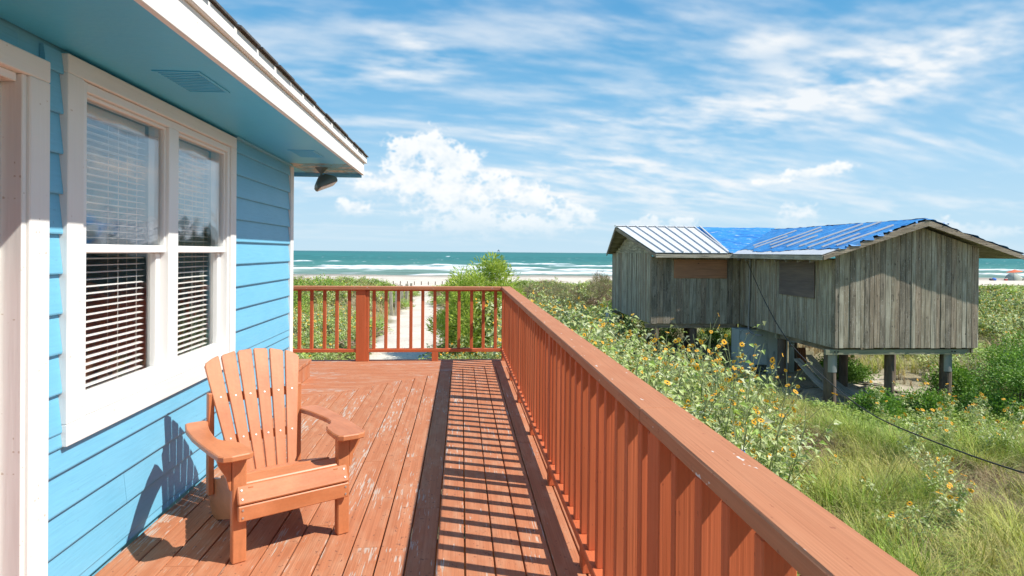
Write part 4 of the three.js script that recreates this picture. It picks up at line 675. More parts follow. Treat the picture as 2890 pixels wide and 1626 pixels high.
// ------------------------------------------------------------------ things on the beach
{
  const g = new THREE.CylinderGeometry(0.075, 0.085, 0.75, 8), m = flat(0.22, 0.17, 0.125, { roughness: 0.9 }); let first = null;
  for (let k = 0; k < 22; k++) {
    const x = k < 9 ? -10.6 + k * 1.09 : 87.5 + (k - 9) * 1.09, Z = k < 9 ? 101 : 100.5;
    const o = first ? copy(first) : (first = tag(mesh('beach_bollard', g, m, scene), 'x', 'bollard')); o.position.set(x, landY(x, Z) + 0.2, -Z);
    tag(o, k < 9 ? 'short wooden bollard in the row where the sandy path meets the beach' : 'short wooden bollard in the row below the beach tent', 'bollard', k < 9 ? 'bollards at the end of the path' : 'bollards below the tent');
  }
  // tent
  const tx = 131, tz = 141.5, ty = landY(tx, tz), tent = thing('beach_tent', 'small grey-green dome tent pitched on the open sand', 'tent', tx, ty, -tz, 0.25);
  const dome = (w, hgt, d) => { const n = 14, q = 8, p = [], ix = []; for (let j = 0; j <= q; j++) for (let i = 0; i <= n; i++) { const a = (i / n) * Math.PI * 2, t = j / q, rr = Math.pow(Math.cos(t * Math.PI / 2), 0.85), sq = 1 / Math.max(Math.abs(Math.cos(a)), Math.abs(Math.sin(a))); const k = lerp(1, sq, 0.45) * rr; p.push(Math.cos(a) * w * k, Math.sin(t * Math.PI / 2) * hgt, Math.sin(a) * d * k); } for (let j = 0; j < q; j++) for (let i = 0; i < n; i++) { const a = j * (n + 1) + i; ix.push(a, a + n + 1, a + 1, a + 1, a + n + 1, a + n + 2); } const gg = new THREE.BufferGeometry(); gg.setAttribute('position', new THREE.Float32BufferAttribute(p, 3)); gg.setIndex(ix); gg.computeVertexNormals(); return gg; };
  mesh('canopy', dome(1.55, 1.75, 1.4), flat(0.3, 0.33, 0.28), tent);
  const po = dome(0.9, 1.05, 0.9); mesh('porch', po.translate(1.3, 0, 0.25), flat(0.42, 0.44, 0.38), tent);
  mesh('doorway', slab([[1.25, 0.03], [2.1, 0.03], [1.72, 0.72]], 'xy', -1.2, -1.17, 'y'), flat(0.16, 0.17, 0.14), tent);
  for (const s of [-1, 1]) mesh('pole', tubeGeo([[-1.5 * s, 0.02, 1.2], [-0.75 * s, 1.45, 0.6], [0, 1.78, 0], [0.75 * s, 1.45, -0.6], [1.5 * s, 0.02, -1.2]], 0.03, 5, 24), flat(0.12, 0.12, 0.12), tent);
  const ux = 134.6, uz = 145, uy = landY(ux, uz), um = thing('beach_umbrella', 'orange beach umbrella standing behind the tent', 'umbrella', ux, uy, -uz);
  mesh('pole', new THREE.CylinderGeometry(0.03, 0.03, 2.3, 6).translate(0, 1.15, 0), flat(0.7, 0.7, 0.68), um); { const c = mesh('canopy', new THREE.ConeGeometry(1.7, 0.55, 10, 1, true), flat(0.75, 0.16, 0.06, { side: THREE.DoubleSide }), um, 0, 2.3, 0); c.rotation.z = 0.12; }
  const bx0 = 124.6, b = thing('beach_bundle', 'blue and dark beach gear bundle on the sand beside the tent', 'beach gear', bx0, landY(bx0, 140), -140); mesh('bag', new THREE.SphereGeometry(0.5, 12, 8).scale(1.2, 0.8, 0.8).translate(0.2, 0.3, 0), flat(0.02, 0.14, 0.5), b); mesh('roll', new THREE.CapsuleGeometry(0.25, 0.7, 4, 8).rotateZ(1.4).translate(-0.5, 0.25, 0.1), flat(0.05, 0.03, 0.06), b);
  const c = thing('cool_box', 'small red cool box on the sand next to the tent', 'cool box', 127.8, landY(127.8, 140), -140); mesh('tub', bx(-0.3, 0.3, 0, 0.4, -0.2, 0.2, 0.03), flat(0.5, 0.06, 0.04), c); mesh('lid', bx(-0.32, 0.32, 0.401, 0.5, -0.22, 0.22, 0.03), flat(0.7, 0.68, 0.64), c);
  const rig = thing('offshore_platform', 'tiny offshore platform on the sea horizon', 'platform', 700, -5, -12000); for (const [x, z] of [[-14, -14], [14, -14], [-14, 14], [14, 14]]) mesh('leg', bx(x - 2, x + 2, 0, 26, z - 2, z + 2), M.dark, rig); mesh('platform_deck', bx(-20, 20, 26, 36, -20, 20), M.dark, rig); mesh('derrick', new THREE.ConeGeometry(6, 36, 4).translate(0, 54, 0), M.dark, rig);
}
{ // weathered fence pickets along the path, rubble and planks by the stilt house
  const r = rng(606); let k = 0;
  for (const [x, Z, hh] of [[-4.35, 40.6, 1.75], [-4.15, 41.2, 1.9], [-4.4, 45.8, 1.8], [-4.5, 49.6, 2.0], [-4.3, 50.4, 2.1], [-4.45, 53.2, 1.9], [-4.35, 57, 1.8]]) { const o = mesh('fence_post', bx(-0.1, 0.1, 0, hh, -0.1, 0.1, 0.01, 'y', r(), r()), M.grey[2], scene, x, landY(x, Z) - 0.25, -Z); o.rotation.z = range(r, -0.06, 0.06); tag(o, 'leaning weathered fence post on the left edge of the sandy path', 'fence post', 'old fence posts beside the path'); }
  // bent planks lying down the slope under the house
  [[9.5, 17.3, 9.98, 14.9, 0.95, 0.2], [9.7, 17.0, 10.3, 14.75, 0.8, 0.19], [9.9, 17.4, 10.6, 15.1, 0.95, 0.17], [9.7, 16.2, 10.25, 14.5, 0.35, 0.18]].forEach(([xa, za, xb, zb, hh, w], i) => {
    const n = 14, pos = [], idx = []; for (let j = 0; j <= n; j++) { const t = j / n, x = lerp(xa, xb, t), z = lerp(za, zb, t), y = landY(x, z) + 0.03 + i * 0.035 + hh * Math.pow(1 - t, 2.2); for (const [o, d] of [[-w / 2, 0], [w / 2, 0.01], [w / 2, -0.025], [-w / 2, -0.035]]) pos.push(x + o, y + d, -z); }
    for (let j = 0; j < n; j++) for (let q = 0; q < 4; q++) { const a = j * 4 + q, b = j * 4 + (q + 1) % 4; idx.push(a, b, b + 4, a, b + 4, a + 4); } idx.push(0, 1, 2, 0, 2, 3, n * 4, n * 4 + 2, n * 4 + 1, n * 4, n * 4 + 3, n * 4 + 2);
    const g = new THREE.BufferGeometry(); g.setAttribute('position', new THREE.Float32BufferAttribute(pos, 3)); g.setIndex(idx); const q = g.toNonIndexed(); q.computeVertexNormals(); tag(mesh('bent_plank', grain(q, 'z', i * 0.4, i * 0.3), M.grey[i % 2 ? 0 : 2], scene), ['longest bent grey plank sliding out from under the stilt house', 'bent grey plank lying on top of the heap under the stilt house', 'rearmost bent plank of the heap under the stilt house', 'short grey plank at the foot of the plank heap'][i], 'plank');
  });
  for (let i = 0; i < 9; i++) { const x = range(r, 9.6, 12.6), z = range(r, 15.8, 19.5), s = range(r, 0.1, 0.28), o = mesh('broken_board', bx(-s * 2, s * 2, 0, 0.03, -s * 0.4, s * 0.4, 0.004, 'x', r(), r()), M.grey[i % 4], scene, x, landY(x, z) + 0.035, -z); o.rotation.y = r() * 3; tag(o, 'broken board scrap lying on the sand under the stilt house', 'board scrap', 'scraps under the stilt house'); }
  for (let i = 0; i < 10; i++) { const x = range(r, 4.6, 6.1), z = range(r, 23, 27), s = range(r, 0.12, 0.4), g = new THREE.IcosahedronGeometry(s, 1), p = g.attributes.position; for (let q = 0; q < p.count; q++) { const v = 1 + 0.3 * n2(p.getX(q) * 6 + i, p.getY(q) * 6 + p.getZ(q) * 4); p.setXYZ(q, p.getX(q) * v, p.getY(q) * v * 0.6, p.getZ(q) * v); } g.computeVertexNormals(); tag(mesh('rubble_chunk', g, i % 3 ? M.block : M.whiteSheet, scene, x, landY(x, z) + 0.9 + s * 0.3 - 0.9, -z), 'pale rubble chunk in the heap left of the stilt house', 'rubble', 'rubble beside the stilt house'); }
  const wp = thing('white_sheet', 'crumpled white sheet standing up against the stilt house wing', 'sheet', 5.75, landY(5.75, 24.6), -24.6); mesh('cloth', new THREE.ConeGeometry(0.42, 2.0, 7, 3, true).translate(0, 1.0, 0), M.whiteSheet, wp);
  for (let i = 0; i < 3; i++) { const z = 25.6 + i * 0.5, o = mesh('pale_plank', bx(-0.9, 0.9, 0, 0.05, -0.1, 0.1, 0.004, 'x', r(), r()), M.whiteSheet, scene, 5.2, landY(5.2, z) + 1.05, -z); o.rotation.set(0, 0.4 + i * 0.2, 0.25); tag(o, 'pale plank on the rubble left of the stilt house', 'plank', 'pale planks on the rubble'); o.position.y = landY(5.2, z) + 0.35; }
}

// ------------------------------------------------------------------ plants
class VB {
  constructor() { this.p = []; this.c = []; }
  tri(a, b, c, col) { this.p.push(...a, ...b, ...c); this.c.push(...col, ...col, ...col); }
  // a pointed leaf folded along its midrib: base o, direction d, side s (unit vectors), fold lifts the sides
  leaf(o, d, s, len, wid, col, droop = 0.15, fold = 0.18) {
    const up = [s[1] * d[2] - s[2] * d[1], s[2] * d[0] - s[0] * d[2], s[0] * d[1] - s[1] * d[0]];
    const at = (l, w, u) => [0, 1, 2].map((k) => o[k] + d[k] * l + s[k] * w + up[k] * u);
    const L = at(len * 0.38, -wid / 2, fold * wid), R = at(len * 0.38, wid / 2, fold * wid), mid = at(len * 0.42, 0, 0), tip = at(len, 0, 0); tip[1] -= droop * len; mid[1] -= droop * len * 0.2;
    this.tri(o, L, mid, col); this.tri(o, mid, R, col); this.tri(L, tip, mid, col); this.tri(mid, tip, R, col);
  }
  stem(pts, r0, r1, col, sides = 3) {
    const ring = pts.map((p, i) => { const t = i / (pts.length - 1), r = lerp(r0, r1, t), q = []; for (let k = 0; k < sides; k++) { const a = k / sides * Math.PI * 2; q.push([p[0] + Math.cos(a) * r, p[1], p[2] + Math.sin(a) * r]); } return q; });
    for (let i = 0; i < ring.length - 1; i++) for (let k = 0; k < sides; k++) { const j = (k + 1) % sides; this.tri(ring[i][k], ring[i + 1][k], ring[i + 1][j], col); this.tri(ring[i][k], ring[i + 1][j], ring[i][j], col); }
  }
  geo() { const g = new THREE.BufferGeometry(); g.setAttribute('position', new THREE.Float32BufferAttribute(this.p, 3)); g.setAttribute('color', new THREE.Float32BufferAttribute(this.c, 3)); g.computeVertexNormals(); return g; }
}
const norm = (v) => { const l = Math.hypot(...v) || 1; return v.map((x) => x / l); }, cross = (a, b) => [a[1] * b[2] - a[2] * b[1], a[2] * b[0] - a[0] * b[2], a[0] * b[1] - a[1] * b[0]];
const leafMat = new THREE.MeshPhysicalMaterial({ vertexColors: true, roughness: 0.75, transmission: 0.42, thickness: 0, side: THREE.DoubleSide });
const solidMat = new THREE.MeshPhysicalMaterial({ vertexColors: true, roughness: 0.8, side: THREE.DoubleSide });
const petalMat = new THREE.MeshPhysicalMaterial({ vertexColors: true, roughness: 0.7, side: THREE.DoubleSide, transmission: 0.15, thickness: 0 });
const vary = (r, c, a) => { const k = 1 + range(r, -a, a); return c.map((x) => x * k); };
const SILVER = [[0.48, 0.56, 0.19], [0.56, 0.62, 0.28], [0.66, 0.69, 0.42], [0.38, 0.51, 0.09], [0.3, 0.46, 0.05]];

// one flower head: ray petals round a dark disc, facing +y
function flowerGeo(seed, R, detail = 12) {
  const r = rng(seed), b = new VB();
  for (let k = 0; k < detail; k++) { const a = (k + range(r, -0.2, 0.2)) / detail * Math.PI * 2, l = R * range(r, 0.88, 1.08), w = R * 0.27, c = vary(r, [0.95, 0.53, 0.02], 0.12), d = [Math.cos(a), 0.12, Math.sin(a)], s = [-Math.sin(a), 0, Math.cos(a)], at = (q, v, u) => [d[0] * q + s[0] * v, u, d[2] * q + s[2] * v]; b.tri(at(R * 0.25, 0, 0), at(l * 0.65, w, 0.1 * R), at(l, 0, -0.05 * R), c); b.tri(at(R * 0.25, 0, 0), at(l, 0, -0.05 * R), at(l * 0.65, -w, 0.1 * R), c); }
  const n = 8, R2 = R * 0.32; for (let k = 0; k < n; k++) { const a = k / n * 6.2832, e = (k + 1) / n * 6.2832, c = [0.055, 0.022, 0.01]; b.tri([0, R * 0.2, 0], [Math.cos(a) * R2, 0.02 * R, Math.sin(a) * R2], [Math.cos(e) * R2, 0.02 * R, Math.sin(e) * R2], c); b.tri([0, -R * 0.18, 0], [Math.cos(a) * R2, 0.02 * R, Math.sin(a) * R2], [Math.cos(e) * R2, 0.02 * R, Math.sin(e) * R2], [0.12, 0.2, 0.06]); }
  return b.geo();
}
const FLOWERS = [1, 2, 3].map((s) => flowerGeo(900 + s, 0.047)), FARFLOWERS = [4].map((s) => flowerGeo(900 + s, 0.058, 8));

// a wild sunflower: arching stems, silver leaves, flowers at the tips. level 0 near, 1 mid, 2 far (one mesh)
function sunflower(seed, H, spread, leaves, nf, level) {
  const r = rng(seed), st = new VB(), lf = new VB(), heads = [], tips = [];
  const stems = 2 + Math.floor(r() * 2);
  const curve = (o, dir, len, rise, n = 6) => { const out = [o]; let p = o.slice(), d = norm(dir); for (let k = 0; k < n; k++) { d = norm([d[0] + range(r, -0.12, 0.12), d[1] + rise / n, d[2] + range(r, -0.12, 0.12)]); p = p.map((x, i) => x + d[i] * len / n); out.push(p); } return out; };
  const lines = [];
  for (let s = 0; s < stems; s++) {
    const a = r() * 6.28, m = curve([range(r, -0.06, 0.06), 0, range(r, -0.06, 0.06)], [Math.cos(a) * spread * 0.45, 1, Math.sin(a) * spread * 0.45], H * range(r, 0.85, 1.05), 0.3, 8);
    st.stem(m, 0.011, 0.004, [0.2, 0.24, 0.1]); lines.push(m); tips.push(m[m.length - 1]);
    const nb = 5 + Math.floor(r() * 3);
    for (let k = 0; k < nb; k++) { const f = range(r, 0.3, 0.95), o = m[Math.floor(f * 8)], b = r() * 6.28, q = curve(o, [Math.cos(b) * spread, range(r, 0.35, 0.9), Math.sin(b) * spread], H * range(r, 0.18, 0.38), 0.5, 4); st.stem(q, 0.005, 0.0025, [0.23, 0.27, 0.12]); lines.push(q); tips.push(q[q.length - 1]); }
  }
  for (let k = 0; k < leaves; k++) {
    const l = lines[Math.floor(r() * lines.length)], i = Math.floor(r() * (l.length - 1)), t = r(), o = l[i].map((x, c) => lerp(x, l[i + 1][c], t)), a = r() * 6.28, hh = clamp(o[1] / H);
    const stalk = range(r, 0.01, 0.07), d = norm([Math.cos(a), range(r, -0.45, 0.35), Math.sin(a)]), o2 = o.map((x, c) => x + d[c] * stalk), s = norm(cross(d, [range(r, -0.5, 0.5), 1, range(r, -0.5, 0.5)]));
    const L = range(r, 0.06, 0.125) * (1.1 - 0.35 * hh) * (level === 2 ? 1.7 : level === 1 ? 1.25 : 1), pick = SILVER[Math.floor(r() * r() * 1.6 * 5 % 5)];
    lf.leaf(o2, d, s, L, L * range(r, 0.55, 0.75), vary(r, pick, 0.2), range(r, 0.1, 0.5));
  }
  for (let k = 0; k < nf; k++) { const t = tips[Math.floor(r() * tips.length)]; if (heads.some((h) => Math.hypot(h[0] - t[0], h[1] - t[1], h[2] - t[2]) < 0.05)) continue; heads.push([...t, r() * 6.28, range(r, 0.25, 1.25), Math.floor(r() * 3), range(r, 0.75, 1.1)]); }
  return { st: st.geo(), lf: lf.geo(), heads };
}
const qd = new THREE.Quaternion(), UPV = new THREE.Vector3(0, 1, 0);
function plantProto(name, v, level) {
  const g = new THREE.Group(); g.name = name;
  const face = (h) => qd.setFromUnitVectors(UPV, new THREE.Vector3(Math.cos(h[3]) * Math.sin(h[4]), Math.cos(h[4]), Math.sin(h[3]) * Math.sin(h[4])).normalize()).clone();
  if (level === 2) { const parts = [v.st, v.lf]; for (const h of v.heads) { const f = FARFLOWERS[0].clone().scale(h[6], h[6], h[6]); f.applyQuaternion(face(h)); parts.push(f.translate(h[0], h[1], h[2])); } const m = new THREE.Mesh(mergeGeometries(parts), petalMat); m.name = name; m.castShadow = m.receiveShadow = true; return m; }
  mesh('stem', v.st, solidMat, g); const l = mesh('foliage', v.lf, leafMat, g); l.userData.kind = 'stuff';
  for (const h of v.heads) { const f = mesh('flower', level ? FARFLOWERS[0] : FLOWERS[h[5]], petalMat, g, h[0], h[1], h[2]); f.quaternion.copy(face(h)); f.scale.setScalar(h[6]); }
  return g;
}
// which ground the camera (and one a step aside) can see
const seen = (x, Z, m = 1.5) => Z > 1.5 && x > -0.29 * Z - 3 - m && x < 0.93 * Z + m + 1.5;
const underHouse = (x, Z, m = 0) => x > 8.9 - m && x < 13.4 + m && Z > 14.9 - m && Z < 26 || x > 5.9 - m && x < 9.5 && Z > 20.2 - m && Z < 26;
const clear = (x, Z) => !(x < 1.05 && Z < 8.75) && !underHouse(x, Z, 0.1) && onPath(x, Z) < 0.03;
{
  const r = rng(707);
  const near = [0, 1, 2, 3, 4, 5].map((k) => plantProto('wild_sunflower', sunflower(1000 + k, 1.9, 0.75, 360, 16, 0), 0));
  const mid = [0, 1, 2, 3].map((k) => plantProto('wild_sunflower', sunflower(1100 + k, 1.9, 0.8, 280, 15, 1), 1));
  const far = [0, 1, 2, 3].map((k) => plantProto('wild_sunflower', sunflower(1200 + k, 1.5, 0.95, 190, 11, 2), 2));
  const spots = [];
  const scatter = (n, x0, x1, z0, z1, gap, test, label, group, size, bank) => {
    let made = 0; for (let t = 0; t < n * 30 && made < n; t++) {
      const x = range(r, x0, x1), Z = range(r, z0, z1); if (!test(x, Z) || !clear(x, Z) || !seen(x, Z) || spots.some((s) => (s[0] - x) ** 2 + (s[1] - Z) ** 2 < gap * gap)) continue;
      spots.push([x, Z]); const o = bank[Math.floor(r() * bank.length)].clone(); o.name = numbered('wild_sunflower'); o.userData = { label, category: 'sunflower', group }; const s = size(x, Z); o.position.set(x, landY(x, Z) - 0.03, -Z); o.rotation.y = r() * 6.28; o.scale.set(s * range(r, 0.85, 1.15), s, s * range(r, 0.85, 1.15)); if (o.children.length) for (const f of o.children) if (f.name === 'flower') f.scale.multiplyScalar(clamp(0.9 / s, 0.6, 1.6)); scene.add(o); made++;
    }
  };
  // thicket between the long railing and the stilt house
  const edge = (Z) => Z < 5 ? 1.2 : Z < 9 ? lerp(1.9, 4.6, (Z - 5) / 4) : Z < 13 ? lerp(4.6, 7.8, (Z - 9) / 4) : 8.7;
  const REL = [[0, 66], [0.13, 84], [0.21, 118], [0.34, 235], [0.46, 310], [0.53, 420], [0.62, 560]], tall = (x, Z) => { const t = x / Z; let k = 0; while (k < REL.length - 2 && t > REL[k + 1][0]) k++; const rel = lerp(REL[k][1], REL[k + 1][1], clamp((t - REL[k][0]) / (REL[k + 1][0] - REL[k][0]))); return 1.42 - rel / 1600 * Z + 2.5; };   // how tall the thicket grows there
  const grow = (x, Z) => clamp(tall(x, Z) / 1.95 * range(r, 0.8, 1.1), 0.28, 1.4);
  scatter(88, 1.1, 9, 4.6, 13.5, 0.46, (x, Z) => x < edge(Z) && tall(x, Z) > 0.5, 'tall wild sunflower with silvery leaves in the thicket beside the long railing', 'sunflower thicket beside the long railing', grow, near);
  scatter(62, 1.1, 9, 13.5, 27, 0.62, (x, Z) => x < edge(Z) && tall(x, Z) > 0.5, 'wild sunflower with silvery leaves in the thicket in front of the stilt house wing', 'sunflowers in front of the stilt house wing', grow, mid);
  const lanky = [0, 1, 2].map((k) => plantProto('wild_sunflower', sunflower(1400 + k, 2.1, 0.7, 95, 12, 0), 0));
  scatter(13, 2.4, 6, 7.2, 12, 0.17, (x, Z) => x / Z > 0.3 && x / Z < 0.52, 'lanky wild sunflower stalk rising above the thicket in front of the stilt house', 'lanky stalks above the thicket', (x, Z) => clamp(tall(x, Z) / 2.0 + range(r, 0.1, 0.3), 0.4, 1.3), lanky);
  scatter(22, -0.3, 1.8, 9.2, 21, 0.5, (x, Z) => x > -0.3, 'wild sunflower growing right of the sandy path behind the end railing', 'sunflowers right of the path', () => range(r, 0.62, 0.85), near);
  scatter(45, -12, -3.9, 10, 30, 0.6, (x, Z) => x < -4.1, 'wild sunflower growing left of the sandy path behind the end railing', 'sunflowers left of the path', () => range(r, 0.6, 0.85), mid);
  scatter(30, 13.6, 45, 15.5, 30, 0.8, (x, Z) => x > 13.6 && x < 0.96 * Z + 2 && (x > 0.75 * Z), 'low wild sunflower in the field right of the stilt house', 'sunflowers right of the stilt house', () => range(r, 0.55, 0.9), far);
  scatter(26, 3.6, 12, 5, 12.5, 0.7, (x, Z) => x > edge(Z) + 0.3, 'single wild sunflower stalk standing in the long grass', 'sunflower stalks in the grass', () => range(r, 0.3, 0.7), near);
  scatter(14, 9.6, 14.5, 11.8, 15, 0.7, () => true, 'wild sunflower stalk standing in front of the stilts', 'sunflower stalks before the stilts', () => range(r, 0.35, 0.6), near);
}

// shrubs: stems and many small leaves gathered in clumps
function shrub(name, seed, o, label, group, x, Z, sink = 0.05) {
  const r = rng(seed), wood = new VB(), lf = new VB(), clumps = [];
  for (let k = 0; k < o.clumps; k++) { const a = r() * 6.28, e = Math.pow(r(), 0.6), t = r(); clumps.push([Math.cos(a) * o.rx * e * (1 - (o.taper ?? 0.45) * t * t), o.h * (o.low + (1 - o.low) * t) * (1 - 0.35 * e * e), Math.sin(a) * o.rx * e * (1 - (o.taper ?? 0.45) * t * t), o.cs * range(r, 0.6, 1.25)]); }
  for (const c of clumps) { const base = [range(r, -0.1, 0.1) * o.rx, 0, range(r, -0.1, 0.1) * o.rx], m = [c[0] * 0.55 + base[0] * 0.4, c[1] * 0.62, c[2] * 0.55 + base[2] * 0.4]; wood.stem([base, m, [c[0], c[1], c[2]]], 0.02 * o.wood, 0.005 * o.wood, o.bark ?? [0.13, 0.1, 0.07]); }
  for (const c of clumps) for (let k = 0; k < o.n; k++) {
    const u = range(r, -1, 1), a = r() * 6.28, rr = c[3] * Math.pow(r(), 0.45), q = Math.sqrt(1 - u * u), d0 = [Math.cos(a) * q, u, Math.sin(a) * q], p = [c[0] + d0[0] * rr, Math.max(0.02, c[1] + d0[1] * rr * (o.flat ?? 0.85)), c[2] + d0[2] * rr];
    const d = norm([d0[0] + range(r, -0.6, 0.6), d0[1] * 0.6 + o.up + range(r, -0.5, 0.5), d0[2] + range(r, -0.6, 0.6)]), s = norm(cross(d, [range(r, -1, 1), range(r, 0.2, 1), range(r, -1, 1)])), L = o.leaf * range(r, 0.65, 1.3);
    lf.leaf(p, d, s, L, L * o.ratio, vary(r, o.cols[Math.floor(r() * o.cols.length)], 0.25), o.droop ?? 0.15);
  }
  const g = thing(name, label, o.cat ?? 'shrub', x, landY(x, Z) - sink, -Z, 0, group); mesh('stem', wood.geo(), solidMat, g); const f = mesh('crown', lf.geo(), leafMat, g); f.userData.kind = 'stuff'; return g;
}
const LIME = [[0.42, 0.53, 0.045], [0.48, 0.58, 0.07], [0.32, 0.46, 0.04], [0.54, 0.62, 0.12]], GREEN = [[0.17, 0.34, 0.03], [0.23, 0.42, 0.045], [0.3, 0.5, 0.06], [0.12, 0.26, 0.03]], OLIVE = [[0.3, 0.3, 0.12], [0.36, 0.33, 0.15], [0.24, 0.27, 0.09], [0.4, 0.32, 0.18]], BROWN = [[0.32, 0.22, 0.13], [0.4, 0.28, 0.16], [0.25, 0.18, 0.11]];
{
  const r = rng(808);
  shrub('tamarisk_shrub', 1, { clumps: 120, n: 230, rx: 1.8, h: 3.8, low: 0.12, cs: 0.52, taper: 0.25, leaf: 0.19, ratio: 0.2, up: 0.75, wood: 1.4, cols: LIME }, 'tall feathery lime-green tamarisk shrub beside the sandy path', null, 0.78, 23.6);
  shrub('tamarisk_shrub', 2, { clumps: 22, n: 260, rx: 1.2, h: 2.1, low: 0.15, cs: 0.4, leaf: 0.15, ratio: 0.12, up: 0.7, wood: 1.2, cols: LIME }, 'low feathery tamarisk shrub at the right foot of the tall one', null, 2.3, 22.9);
  // olive and brown brush between the tamarisk and the stilt house
  for (let k = 0; k < 20; k++) { const x = range(r, 2.6, 13), Z = range(r, 27.5, 48); if (x > 0.26 * Z || underHouse(x, Z, 0.5)) continue; const hgt = range(r, 1.2, 1.9); shrub('dune_brush', 30 + k, { clumps: 16, n: 90, rx: range(r, 1, 1.7), h: hgt, low: 0.2, cs: 0.4, leaf: 0.2, ratio: 0.13, up: 1.1, wood: 0.8, cols: k % 3 ? OLIVE : BROWN, cat: 'brush' }, 'olive-brown dune brush between the tamarisk and the stilt house', 'dune brush right of the tamarisk', x, Z); }
  for (let k = 0; k < 16; k++) { const Z = range(r, 34, 62), x = range(r, -0.3 * Z - 3, -6.2), low = k % 3; shrub(low ? 'dune_shrub' : 'dune_brush', 60 + k, { clumps: 18, n: 100, rx: range(r, 1.2, 2.4), h: range(r, 0.7, 1.2), low: 0.15, cs: 0.42, leaf: 0.14, ratio: low ? 0.4 : 0.15, up: 0.4, wood: 0.7, cols: low ? LIME.concat(GREEN) : BROWN }, low ? 'low yellow-green shrub on the dune left of the path' : 'dry brown brush on the dune left of the path', low ? 'green shrubs on the left dune' : 'brown brush on the left dune', x, Z); }
  // bright green bushes by the right-hand stilts
  const G = (seed, x, Z, rx, h, label) => shrub('green_bush', seed, { clumps: 30, n: 210, rx, h, low: 0.08, cs: 0.36, leaf: 0.075, ratio: 0.55, up: 0.45, wood: 0.8, cols: GREEN, cat: 'bush' }, label, null, x, Z);
  G(201, 13.35, 14.2, 1.15, 1.65, 'largest leafy green bush right of the front stilts'); G(202, 15.0, 15.6, 1.2, 1.9, 'leafy green bush at the right edge behind the largest one'); G(213, 11.4, 14.75, 0.6, 0.55, 'low green bush between the left and middle front stilts'); G(214, 13.0, 15.9, 0.75, 0.9, 'green bush just behind the right front stilt'); G(211, 10.0, 14.5, 0.55, 0.5, 'low green bush at the foot of the leftmost front stilt'); G(212, 11.9, 19.2, 0.9, 0.8, 'green bush behind the stilts in the middle of the house'); G(203, 12.5, 14.2, 0.6, 0.5, 'low green bush at the foot of the middle stilts'); G(204, 14.4, 13.0, 0.9, 1.1, 'low leafy bush in front of the largest green bush'); G(205, 12.2, 19.6, 0.6, 0.4, 'small green bush on the sand under the stilt house'); G(206, 16.8, 17.6, 1.3, 1.7, 'rearmost leafy green bush right of the stilt house');
  G(208, 7.2, 27.2, 1.3, 2.2, 'dark green bush behind the stilts of the house wing'); G(209, 9.0, 27.0, 1.2, 2.0, 'dark green bush behind the block shed'); G(210, 10.9, 26.8, 1.1, 1.5, 'green bush behind the rear stilts');
  // dry twigs
  for (const [k, x, Z] of [[0, 15.2, 18.6], [1, 17.0, 19.6], [2, 14.6, 17.4]]) { const w = new VB(), q = rng(300 + k); for (let i = 0; i < 90; i++) { const a = q() * 6.28, l = range(q, 0.5, 1.5), t = range(q, 0.3, 1.1), b = [range(q, -0.5, 0.5), 0, range(q, -0.5, 0.5)], e = [b[0] + Math.cos(a) * l * Math.cos(t), l * Math.sin(t), b[2] + Math.sin(a) * l * Math.cos(t)]; w.stem([b, [lerp(b[0], e[0], 0.5), e[1] * 0.6, lerp(b[2], e[2], 0.5)], e], 0.008, 0.003, vary(q, [0.3, 0.24, 0.19], 0.25)); } const g = tag(mesh('dry_twigs', w.geo(), solidMat, scene, x, landY(x, Z) - 0.03, -Z), 'tangle of dry grey twigs behind the green bushes', 'twigs', 'dry twigs right of the stilt house'); }
}

